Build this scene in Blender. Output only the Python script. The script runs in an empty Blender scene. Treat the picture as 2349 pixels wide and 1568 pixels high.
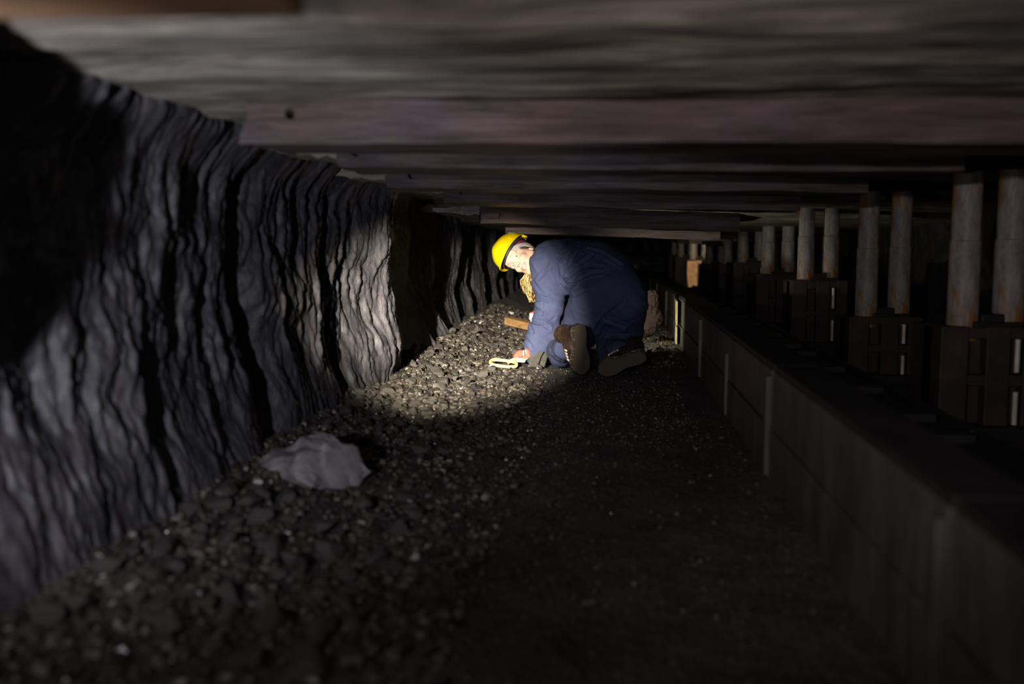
import bpy, bmesh, math, random
import numpy as np
from mathutils import Vector, Matrix

random.seed(7)
RNG = np.random.default_rng(11)
SC = bpy.context.scene
COL = SC.collection

# ------------------------------------------------------------------ camera model
FPX = 35.0 / 36.0 * 2349.0
CX, CY = 1174.5, 784.0
CAM = Vector((0.0, 0.0, 0.70))
PITCH = math.atan(231.0 / FPX)
YAW = math.atan(216.5 / FPX * math.cos(PITCH))
FWD = Vector((-math.sin(YAW) * math.cos(PITCH), math.cos(YAW) * math.cos(PITCH), -math.sin(PITCH)))
RGT = Vector((math.cos(YAW), math.sin(YAW), 0.0))
UPV = RGT.cross(FWD)

def ray(px, py):
    return FWD + RGT * ((px - CX) / FPX) + UPV * ((CY - py) / FPX)

def at(px, py, Y=None, X=None, Z=None):
    d = ray(px, py)
    if Y is not None:
        t = (Y - CAM.y) / d.y
    elif X is not None:
        t = (X - CAM.x) / d.x
    else:
        t = (Z - CAM.z) / d.z
    return CAM + d * t

def mpp(Y):                       # metres per pixel of the photograph at distance Y
    return Y / FPX

# ------------------------------------------------------------------ noise (vectorised gradient noise)
_perm = np.random.default_rng(3).permutation(256)
_perm = np.concatenate([_perm, _perm, _perm])
_gr = np.random.default_rng(4).normal(size=(256, 3))
_gr /= np.linalg.norm(_gr, axis=1)[:, None]

def pnoise(x, y, z):
    x, y, z = np.broadcast_arrays(np.asarray(x, float), np.asarray(y, float), np.asarray(z, float))
    xi, yi, zi = np.floor(x).astype(int), np.floor(y).astype(int), np.floor(z).astype(int)
    xf, yf, zf = x - xi, y - yi, z - zi
    u, v, w = (t * t * t * (t * (t * 6 - 15) + 10) for t in (xf, yf, zf))
    xi &= 255; yi &= 255; zi &= 255
    out = 0
    for dx in (0, 1):
        for dy in (0, 1):
            for dz in (0, 1):
                h = _perm[_perm[_perm[(xi + dx) & 255] + ((yi + dy) & 255)] + ((zi + dz) & 255)]
                g = _gr[h]
                dot = g[..., 0] * (xf - dx) + g[..., 1] * (yf - dy) + g[..., 2] * (zf - dz)
                out = out + dot * (u if dx else 1 - u) * (v if dy else 1 - v) * (w if dz else 1 - w)
    return out * 1.6

def fbm(x, y, z, octs=4, gain=0.5):
    a, f, s = 1.0, 1.0, 0.0
    for i in range(octs):
        s = s + a * pnoise(x * f + i * 17.3, y * f + i * 5.1, z * f + i * 9.7)
        a *= gain; f *= 2.03
    return s

def sstep(a, b, x):
    t = np.clip((np.asarray(x, float) - a) / (b - a), 0, 1)
    return t * t * (3 - 2 * t)

# ------------------------------------------------------------------ materials
def new_mat(name):
    m = bpy.data.materials.new(name); m.use_nodes = True
    nt = m.node_tree
    return m, nt, nt.nodes['Principled BSDF']

def node(nt, t, **kw):
    n = nt.nodes.new(t)
    for k, v in kw.items():
        setattr(n, k, v)
    return n

def coords(nt, scale=(1, 1, 1), kind='Object'):
    tc = node(nt, 'ShaderNodeTexCoord'); mp = node(nt, 'ShaderNodeMapping')
    mp.inputs['Scale'].default_value = scale
    nt.links.new(tc.outputs[kind], mp.inputs['Vector'])
    return mp.outputs['Vector']

def noise(nt, vec, scale, detail=4, rough=0.55, dist=0.0):
    n = node(nt, 'ShaderNodeTexNoise')
    n.inputs['Scale'].default_value = scale; n.inputs['Detail'].default_value = detail
    n.inputs['Roughness'].default_value = rough; n.inputs['Distortion'].default_value = dist
    nt.links.new(vec, n.inputs['Vector'])
    return n.outputs['Fac']

def ramp(nt, fac, stops):
    r = node(nt, 'ShaderNodeValToRGB')
    e = r.color_ramp.elements
    while len(e) > len(stops):
        e.remove(e[-1])
    while len(e) < len(stops):
        e.new(0.5)
    for el, (p, c) in zip(e, stops):
        el.position = p
        el.color = (c[0], c[1], c[2], 1) if not isinstance(c, (int, float)) else (c, c, c, 1)
    nt.links.new(fac, r.inputs['Fac'])
    return r.outputs['Color']

def bump(nt, b, height, strength, dist, prev=None):
    n = node(nt, 'ShaderNodeBump')
    n.inputs['Strength'].default_value = strength; n.inputs['Distance'].default_value = dist
    nt.links.new(height, n.inputs['Height'])
    if prev is not None:
        nt.links.new(prev, n.inputs['Normal'])
    nt.links.new(n.outputs['Normal'], b.inputs['Normal'])
    return n.outputs['Normal']

def simple(name, stops, scale=(1, 1, 1), nscale=8, rough=0.6, spec=0.5, metal=0.0, bstr=0.3, bdist=0.004,
           bscale=None, detail=5, rough_var=0.0, kind='Object', coat=0.0, sheen=0.0, dist=0.0):
    m, nt, b = new_mat(name)
    v = coords(nt, scale, kind)
    n = noise(nt, v, nscale, detail, 0.6, dist)
    nt.links.new(ramp(nt, n, stops), b.inputs['Base Color'])
    b.inputs['Roughness'].default_value = rough
    b.inputs['Specular IOR Level'].default_value = spec
    b.inputs['Metallic'].default_value = metal
    b.inputs['Coat Weight'].default_value = coat
    b.inputs['Sheen Weight'].default_value = sheen
    n2 = noise(nt, v, bscale or nscale * 4, 5, 0.6)
    if bstr:
        bump(nt, b, n2, bstr, bdist)
    if rough_var:
        nt.links.new(ramp(nt, n2, [(0.3, max(0, rough - rough_var)), (0.7, min(1, rough + rough_var))]), b.inputs['Roughness'])
    return m

def coal_rock(name, dark, light, rough=0.42, stretch=(1, 1, 1), bscale=55, bstr=0.6):
    m, nt, b = new_mat(name)
    v = coords(nt, stretch)
    n = noise(nt, v, 9, 6, 0.65)
    nt.links.new(ramp(nt, n, [(0.3, dark), (0.7, light)]), b.inputs['Base Color'])
    n2 = noise(nt, v, bscale, 6, 0.7)
    bump(nt, b, n2, bstr, 0.006)
    n3 = noise(nt, v, bscale * 1.7, 3, 0.6)
    nt.links.new(ramp(nt, n3, [(0.35, rough - 0.14), (0.65, min(1, rough + 0.25))]), b.inputs['Roughness'])
    b.inputs['Specular IOR Level'].default_value = 0.6
    return m

def floor_mat():
    m, nt, b = new_mat('coal_dust_ground')
    v = coords(nt)
    n = noise(nt, v, 5, 6, 0.65)
    nt.links.new(ramp(nt, n, [(0.32, (0.020, 0.0155, 0.0155)), (0.68, (0.060, 0.049, 0.044))]), b.inputs['Base Color'])
    vo = node(nt, 'ShaderNodeTexVoronoi'); vo.inputs['Scale'].default_value = 60
    nt.links.new(v, vo.inputs['Vector'])
    nm = bump(nt, b, vo.outputs['Distance'], 0.7, 0.01)
    n2 = noise(nt, v, 180, 4, 0.7)
    bump(nt, b, n2, 0.5, 0.004, nm)
    vo2 = node(nt, 'ShaderNodeTexVoronoi'); vo2.inputs['Scale'].default_value = 110
    nt.links.new(v, vo2.inputs['Vector'])
    sep = node(nt, 'ShaderNodeSeparateColor'); nt.links.new(vo2.outputs['Color'], sep.inputs['Color'])
    nt.links.new(ramp(nt, sep.outputs[0], [(0.0, 0.22), (0.1, 0.3), (0.16, 0.75), (1.0, 0.9)]), b.inputs['Roughness'])
    b.inputs['Specular IOR Level'].default_value = 0.5
    return m

def timber_mat(name, c0, c1, c2, rough=0.65, grain=14):
    m, nt, b = new_mat(name)
    v = coords(nt, (0.9, 9, 9))
    n = noise(nt, v, 3.2, 6, 0.65, 0.4)
    vb = coords(nt, (1.0, 1.6, 1.6))
    nb = noise(nt, vb, 3.0, 4, 0.6)
    mix = node(nt, 'ShaderNodeMix', data_type='RGBA')
    nt.links.new(ramp(nt, nb, [(0.42, 0.0), (0.62, 1.0)]), mix.inputs[0])
    nt.links.new(ramp(nt, n, [(0.3, c0), (0.7, c1)]), mix.inputs[6])
    nt.links.new(ramp(nt, n, [(0.3, c0), (0.7, c2)]), mix.inputs[7])
    nt.links.new(mix.outputs[2], b.inputs['Base Color'])
    n2 = noise(nt, v, grain, 5, 0.7, 0.3)
    bump(nt, b, n2, 0.7, 0.008)
    nt.links.new(ramp(nt, n2, [(0.3, rough - 0.22), (0.7, rough + 0.15)]), b.inputs['Roughness'])
    return m

M = {}
M['coal_wall'] = coal_rock('coal_face', (0.019, 0.0175, 0.021), (0.076, 0.072, 0.083), 0.46, (1, 1, 0.4), 50, 0.9)
M['rock'] = coal_rock('coal_lump', (0.020, 0.018, 0.016), (0.066, 0.058, 0.049), 0.5, (1, 1, 1), 40, 0.5)
M['slab'] = coal_rock('grey_slab', (0.075, 0.067, 0.066), (0.26, 0.245, 0.25), 0.45, (1, 1, 1), 22, 0.9)
def gravel_mat():
    m, nt, b = new_mat('gravel')
    ge = node(nt, 'ShaderNodeNewGeometry')
    v = coords(nt)
    n = noise(nt, v, 60, 4, 0.6)
    mix = node(nt, 'ShaderNodeMix', data_type='RGBA'); mix.blend_type = 'MULTIPLY'; mix.inputs[0].default_value = 1.0
    nt.links.new(ramp(nt, ge.outputs['Random Per Island'], [(0.0, (0.018, 0.0155, 0.015)), (0.7, (0.054, 0.0445, 0.034)), (0.975, (0.105, 0.089, 0.069)), (1.0, (0.30, 0.27, 0.24))]), mix.inputs[6])
    nt.links.new(ramp(nt, n, [(0.3, 0.6), (0.7, 1.2)]), mix.inputs[7])
    nt.links.new(mix.outputs[2], b.inputs['Base Color'])
    bump(nt, b, n, 0.35, 0.004)
    nt.links.new(ramp(nt, ge.outputs['Random Per Island'], [(0.0, 0.22), (0.2, 0.35), (0.45, 0.6), (1.0, 0.55)]), b.inputs['Roughness'])
    b.inputs['Specular IOR Level'].default_value = 0.6
    return m
M['gravel'] = gravel_mat()
M['pale_stone'] = simple('pale_stone', [(0.3, (0.35, 0.31, 0.28)), (0.7, (0.7, 0.66, 0.62))], nscale=30, rough=0.6, bstr=0.5)
M['floor'] = floor_mat()
M['roof'] = None
M['timber'] = timber_mat('aged_timber', (0.022, 0.015, 0.013), (0.132, 0.092, 0.070), (0.118, 0.086, 0.108))
M['timber_brown'] = timber_mat('brown_timber', (0.06, 0.035, 0.02), (0.22, 0.12, 0.055), (0.16, 0.09, 0.05))
M['pale_board'] = timber_mat('pale_board', (0.10, 0.085, 0.07), (0.36, 0.31, 0.24), (0.28, 0.25, 0.22))
M['plank'] = timber_mat('orange_plank', (0.16, 0.085, 0.03), (0.40, 0.24, 0.10), (0.36, 0.21, 0.085))
M['steel_dark'] = simple('dark_steel', [(0.3, (0.006, 0.0055, 0.006)), (0.7, (0.018, 0.016, 0.016))], nscale=7, rough=0.62, metal=0.3, bstr=0.25)
M['red_steel'] = simple('red_brown_steel', [(0.3, (0.014, 0.0085, 0.0085)), (0.7, (0.050, 0.0265, 0.025))], nscale=6, rough=0.7, metal=0.0, bstr=0.3)
M['tan_steel'] = simple('tan_steel', [(0.3, (0.38, 0.2, 0.08)), (0.6, (0.62, 0.36, 0.16)), (0.75, (0.85, 0.62, 0.4))], nscale=14, rough=0.7, bstr=0.4)
M['rod'] = simple('bright_rod', [(0.3, (0.5, 0.46, 0.4)), (0.7, (0.75, 0.72, 0.66))], nscale=12, rough=0.5, metal=0.1, bstr=0.1)
M['pan'] = simple('worn_pan_steel', [(0.3, (0.035, 0.032, 0.031)), (0.7, (0.095, 0.087, 0.078))], scale=(1, 1, 0.35), nscale=9, rough=0.55, metal=0.25, bstr=0.35, rough_var=0.15)
M['pan_lit'] = simple('lit_pan_strip', [(0.3, (0.16, 0.13, 0.09)), (0.55, (0.6, 0.5, 0.33)), (0.75, (0.9, 0.8, 0.6))], scale=(8, 8, 0.6), nscale=6, rough=0.5, metal=0.0, bstr=0.35)  # pale colour puts the lamplight on the panel into the material
M['black'] = simple('black_rubber', [(0.3, (0.006, 0.006, 0.007)), (0.7, (0.015, 0.014, 0.015))], nscale=20, rough=0.6, bstr=0.1)

def roof_mat():
    m, nt, b = new_mat('roof_stone')
    v = coords(nt, (1.2, 5, 5))
    n = noise(nt, v, 2.2, 6, 0.65, 0.7)
    nt.links.new(ramp(nt, n, [(0.34, (0.07, 0.061, 0.058)), (0.5, (0.25, 0.225, 0.19)), (0.66, (0.52, 0.475, 0.39))]), b.inputs['Base Color'])
    n2 = noise(nt, v, 9, 6, 0.7, 0.4)
    bump(nt, b, n2, 0.7, 0.012)
    b.inputs['Roughness'].default_value = 0.7
    return m
M['roof'] = roof_mat()

def leg_mat():
    m, nt, b = new_mat('worn_leg_steel')
    v = coords(nt, (1, 1, 0.35))
    n = noise(nt, v, 9, 4, 0.6, 0.5)
    n2 = noise(nt, v, 30, 6, 0.75)
    mix = node(nt, 'ShaderNodeMix', data_type='RGBA')
    nt.links.new(ramp(nt, n, [(0.48, 0.0), (0.56, 1.0)]), mix.inputs[0])
    nt.links.new(ramp(nt, n2, [(0.3, (0.12, 0.11, 0.11)), (0.68, (0.40, 0.375, 0.36))]), mix.inputs[6])
    nt.links.new(ramp(nt, n2, [(0.3, (0.2, 0.1, 0.03)), (0.7, (0.42, 0.24, 0.08))]), mix.inputs[7])
    nt.links.new(mix.outputs[2], b.inputs['Base Color'])
    b.inputs['Metallic'].default_value = 0.0
    b.inputs['Roughness'].default_value = 0.55
    bump(nt, b, n2, 0.35, 0.003)
    return m
M['leg'] = leg_mat()

def fabric(name, c0, c1, wscale=900, bstr=0.25, sheen=0.0):
    m, nt, b = new_mat(name)
    v = coords(nt)
    n = noise(nt, v, 7, 5, 0.6)
    nt.links.new(ramp(nt, n, [(0.3, c0), (0.7, c1)]), b.inputs['Base Color'])
    n2 = noise(nt, v, wscale, 2, 0.5)
    n3 = noise(nt, v, 26, 4, 0.6, 0.8)
    nm = bump(nt, b, n3, 0.28, 0.012)
    bump(nt, b, n2, bstr, 0.0008, nm)
    b.inputs['Roughness'].default_value = 0.85
    b.inputs['Sheen Weight'].default_value = sheen
    b.inputs['Specular IOR Level'].default_value = 0.25
    return m
M['navy'] = fabric('navy_cotton', (0.031, 0.039, 0.086), (0.049, 0.060, 0.122))
M['knit_grey'] = fabric('grey_knit', (0.22, 0.20, 0.215), (0.31, 0.285, 0.30), 300, 0.5)
M['knit_maroon'] = fabric('maroon_knit', (0.09, 0.012, 0.03), (0.16, 0.02, 0.05), 300, 0.5)
M['skin'] = simple('skin', [(0.3, (0.40, 0.25, 0.185)), (0.7, (0.50, 0.33, 0.255))], nscale=22, rough=0.5, bstr=0.05, bdist=0.001)
M['skin'].node_tree.nodes['Principled BSDF'].inputs['Subsurface Weight'].default_value = 0.06
M['lips'] = simple('lips', [(0.3, (0.38, 0.18, 0.14)), (0.7, (0.45, 0.23, 0.18))], nscale=40, rough=0.4, bstr=0.05)
M['brow'] = simple('brow_hair', [(0.3, (0.16, 0.09, 0.06)), (0.7, (0.24, 0.15, 0.10))], nscale=200, rough=0.7, bstr=0.3)
M['dark_hair'] = simple('dark_hair', [(0.3, (0.012, 0.008, 0.006)), (0.7, (0.03, 0.02, 0.014))], nscale=200, rough=0.5, bstr=0.2)
M['mouth'] = simple('mouth_dark', [(0.3, (0.06, 0.015, 0.012)), (0.7, (0.09, 0.02, 0.02))], nscale=20, rough=0.5, bstr=0)
M['teeth'] = simple('teeth', [(0.3, (0.8, 0.75, 0.66)), (0.7, (0.86, 0.82, 0.74))], nscale=60, rough=0.25, bstr=0)
M['eye_white'] = simple('eye_white', [(0.3, (0.72, 0.68, 0.64)), (0.7, (0.8, 0.77, 0.73))], nscale=40, rough=0.15, bstr=0)
M['iris'] = simple('iris', [(0.3, (0.06, 0.035, 0.02)), (0.7, (0.12, 0.08, 0.05))], nscale=200, rough=0.15, bstr=0)
M['yellow'] = simple('yellow_shell', [(0.3, (0.52, 0.38, 0.0)), (0.7, (0.59, 0.44, 0.003))], nscale=10, rough=0.32, bstr=0.06, bscale=30, coat=0.2)
M['sticker'] = simple('grey_sticker', [(0.3, (0.3, 0.3, 0.3)), (0.7, (0.42, 0.42, 0.42))], nscale=20, rough=0.5, bstr=0)
def hair_mat():
    m, nt, b = new_mat('blond_hair')
    ge = node(nt, 'ShaderNodeNewGeometry')
    nt.links.new(ramp(nt, ge.outputs['Random Per Island'], [(0.0, (0.05, 0.025, 0.01)), (0.4, (0.20, 0.10, 0.03)), (0.7, (0.48, 0.29, 0.09)), (1.0, (0.8, 0.62, 0.28))]), b.inputs['Base Color'])
    b.inputs['Roughness'].default_value = 0.4
    return m
M['hair'] = hair_mat()
M['glove_red'] = fabric('red_glove_cloth', (0.62, 0.06, 0.04), (0.75, 0.12, 0.08), 500, 0.4)
M['glove_white'] = fabric('white_glove_cloth', (0.75, 0.72, 0.68), (0.85, 0.82, 0.78), 500, 0.4)
M['white'] = simple('white_cloth', [(0.3, (0.75, 0.74, 0.72)), (0.7, (0.85, 0.84, 0.82))], nscale=20, rough=0.8, bstr=0.1)
M['leather'] = simple('brown_leather', [(0.3, (0.015, 0.009, 0.0065)), (0.7, (0.045, 0.028, 0.020))], nscale=18, rough=0.32, bstr=0.35, bdist=0.003, rough_var=0.12)
M['lace'] = simple('cream_lace', [(0.3, (0.6, 0.55, 0.42)), (0.7, (0.78, 0.74, 0.6))], nscale=60, rough=0.8, bstr=0.3)
M['handle'] = simple('yellow_wood_handle', [(0.3, (0.55, 0.37, 0.12)), (0.7, (0.75, 0.55, 0.23))], nscale=14, rough=0.55, bstr=0.25)
M['shaft'] = simple('tan_wood_shaft', [(0.3, (0.24, 0.17, 0.09)), (0.7, (0.4, 0.3, 0.17))], nscale=14, rough=0.6, bstr=0.25)
M['webbing'] = simple('grey_webbing', [(0.3, (0.018, 0.017, 0.014)), (0.7, (0.042, 0.039, 0.031))], nscale=40, rough=0.8, bstr=0.4)
M['rust_rock'] = simple('rust_red_rock', [(0.3, (0.007, 0.0025, 0.002)), (0.7, (0.024, 0.0085, 0.006))], nscale=30, rough=0.85, bstr=0.8, bdist=0.01)

def sole_mat():
    m, nt, b = new_mat('rubber_sole')
    v = coords(nt, (1, 1, 1))
    br = node(nt, 'ShaderNodeTexBrick')
    br.inputs['Scale'].default_value = 60; br.inputs['Mortar Size'].default_value = 0.1
    br.inputs['Brick Width'].default_value = 0.5; br.inputs['Row Height'].default_value = 0.3
    br.inputs['Color1'].default_value = (0.20, 0.165, 0.10, 1); br.inputs['Color2'].default_value = (0.165, 0.135, 0.085, 1)
    br.inputs['Mortar'].default_value = (0.05, 0.04, 0.03, 1)
    nt.links.new(v, br.inputs['Vector'])
    n = noise(nt, v, 25, 4, 0.6)
    mix = node(nt, 'ShaderNodeMix', data_type='RGBA')
    nt.links.new(ramp(nt, n, [(0.5, 0.0), (0.75, 0.7)]), mix.inputs[0])
    nt.links.new(br.outputs['Color'], mix.inputs[6])
    mix.inputs[7].default_value = (0.05, 0.042, 0.03, 1)
    nt.links.new(mix.outputs[2], b.inputs['Base Color'])
    inv = node(nt, 'ShaderNodeMath', operation='SUBTRACT'); inv.inputs[0].default_value = 1.0
    nt.links.new(br.outputs['Fac'], inv.inputs[1])
    bump(nt, b, inv.outputs[0], 0.8, 0.003)
    b.inputs['Roughness'].default_value = 0.8
    return m
M['sole'] = sole_mat()

# ------------------------------------------------------------------ object helpers
def mesh_np(name, V, F, smooth=False):
    V = np.asarray(V, dtype=np.float32)
    me = bpy.data.meshes.new(name)
    if isinstance(F, np.ndarray):
        n, k = F.shape
        me.vertices.add(len(V)); me.vertices.foreach_set('co', V.ravel())
        me.loops.add(n * k); me.loops.foreach_set('vertex_index', F.astype(np.int32).ravel())
        me.polygons.add(n)
        me.polygons.foreach_set('loop_start', np.arange(0, n * k, k, dtype=np.int32))
        me.polygons.foreach_set('loop_total', np.full(n, k, dtype=np.int32))
        me.update(calc_edges=True)
        me.validate()
    else:
        me.from_pydata([tuple(v) for v in V], [], F)
        me.update()
    me.polygons.foreach_set('use_smooth', np.full(len(me.polygons), bool(smooth)))
    return me

def obj(name, me, mat, parent=None, loc=None):
    """Link a mesh whose vertices are world coordinates; loc becomes the origin."""
    o = bpy.data.objects.new(name, me)
    COL.objects.link(o)
    if mat is not None:
        for mm in (mat if isinstance(mat, (list, tuple)) else [mat]):
            me.materials.append(mm)
    base = Vector((0, 0, 0))
    p = parent
    while p is not None:
        base += p.location
        p = p.parent
    if loc is None:
        loc = base.copy() if parent is not None else Vector((0, 0, 0))
    loc = Vector(loc)
    me.transform(Matrix.Translation(-loc))
    o.location = loc - base
    if parent is not None:
        o.parent = parent
    return o

def tag(o, label=None, cat=None, group=None, kind=None):
    if label: o['label'] = label
    if cat: o['category'] = cat
    if group: o['group'] = group
    if kind: o['kind'] = kind
    return o

def empty(name, loc, label, cat, group=None):
    o = bpy.data.objects.new(name, None)
    COL.objects.link(o); o.location = loc
    o.empty_display_size = 0.05
    return tag(o, label, cat, group)

def grid_faces(nu, nv, flip=False):
    i = np.arange(nu - 1)[:, None] * nv + np.arange(nv - 1)[None, :]
    f = np.stack([i, i + nv, i + nv + 1, i + 1], -1).reshape(-1, 4)
    return f[:, ::-1] if flip else f

class MB:
    """collects simple shapes into one mesh"""
    def __init__(self):
        self.bm = bmesh.new()
    def box(self, lo, hi, bev=0.0, rot=None):
        lo, hi = Vector(lo), Vector(hi)
        c = (lo + hi) / 2; s = hi - lo
        mat = Matrix.Translation(c) @ (rot.to_4x4() if rot is not None else Matrix.Identity(4)) @ Matrix.Diagonal((s.x, s.y, s.z, 1))
        r = bmesh.ops.create_cube(self.bm, size=1, matrix=mat)
        if bev:
            es = list({e for v in r['verts'] for e in v.link_edges})
            bmesh.ops.bevel(self.bm, geom=es, offset=bev, segments=2, affect='EDGES', profile=0.6)
        return self
    def cyl(self, a, b, r, r2=None, seg=24, bev=0.0):
        a, b = Vector(a), Vector(b)
        d = b - a
        q = d.to_track_quat('Z', 'Y').to_matrix().to_4x4()
        bmesh.ops.create_cone(self.bm, cap_ends=True, segments=seg, radius1=r, radius2=r if r2 is None else r2,
                              depth=d.length, matrix=Matrix.Translation((a + b) / 2) @ q)
        return self
    def sphere(self, c, r, seg=16, scale=(1, 1, 1)):
        bmesh.ops.create_uvsphere(self.bm, u_segments=seg, v_segments=seg // 2 + 2, radius=r,
                                  matrix=Matrix.Translation(Vector(c)) @ Matrix.Diagonal((*scale, 1)))
        return self
    def tube(self, pts, rad, seg=10, closed=False, flat=None):
        pts = [Vector(p) for p in pts]
        n = len(pts)
        rr = rad if isinstance(rad, (list, tuple)) else [rad] * n
        rings = []
        ref = Vector((0.13, 0.31, 0.94)) if flat is None else Vector(flat[0])
        for i, p in enumerate(pts):
            if closed:
                t = pts[(i + 1) % n] - pts[i - 1]
            else:
                t = pts[min(i + 1, n - 1)] - pts[max(i - 1, 0)]
            t.normalize()
            u = ref - t * ref.dot(t); u.normalize(); w = t.cross(u)
            ku, kw = (1, 1) if flat is None else flat[1]
            rings.append([self.bm.verts.new(p + (u * (math.cos(2 * math.pi * k / seg) * ku) + w * (math.sin(2 * math.pi * k / seg) * kw)) * rr[i]) for k in range(seg)])
        for i in range(n if closed else n - 1):
            a, b = rings[i], rings[(i + 1) % n]
            for k in range(seg):
                self.bm.faces.new((a[k], a[(k + 1) % seg], b[(k + 1) % seg], b[k]))
        if not closed:
            self.bm.faces.new(list(reversed(rings[0]))); self.bm.faces.new(rings[-1])
        return self
    def prism(self, poly, axis_vec):
        """poly: list of world points (planar), extruded by axis_vec"""
        ax = Vector(axis_vec)
        a = [self.bm.verts.new(Vector(p)) for p in poly]
        b = [self.bm.verts.new(Vector(p) + ax) for p in poly]
        n = len(a)
        self.bm.faces.new(a); self.bm.faces.new(list(reversed(b)))
        for i in range(n):
            self.bm.faces.new((a[i], b[i], b[(i + 1) % n], a[(i + 1) % n]))
        return self
    def mesh(self, name, smooth=False, angle=None):
        bmesh.ops.recalc_face_normals(self.bm, faces=self.bm.faces)
        me = bpy.data.meshes.new(name)
        self.bm.to_mesh(me); self.bm.free()
        if smooth:
            me.polygons.foreach_set('use_smooth', np.ones(len(me.polygons), dtype=bool))
            if angle is not None:
                me.set_sharp_from_angle(angle=angle)
        return me

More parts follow.
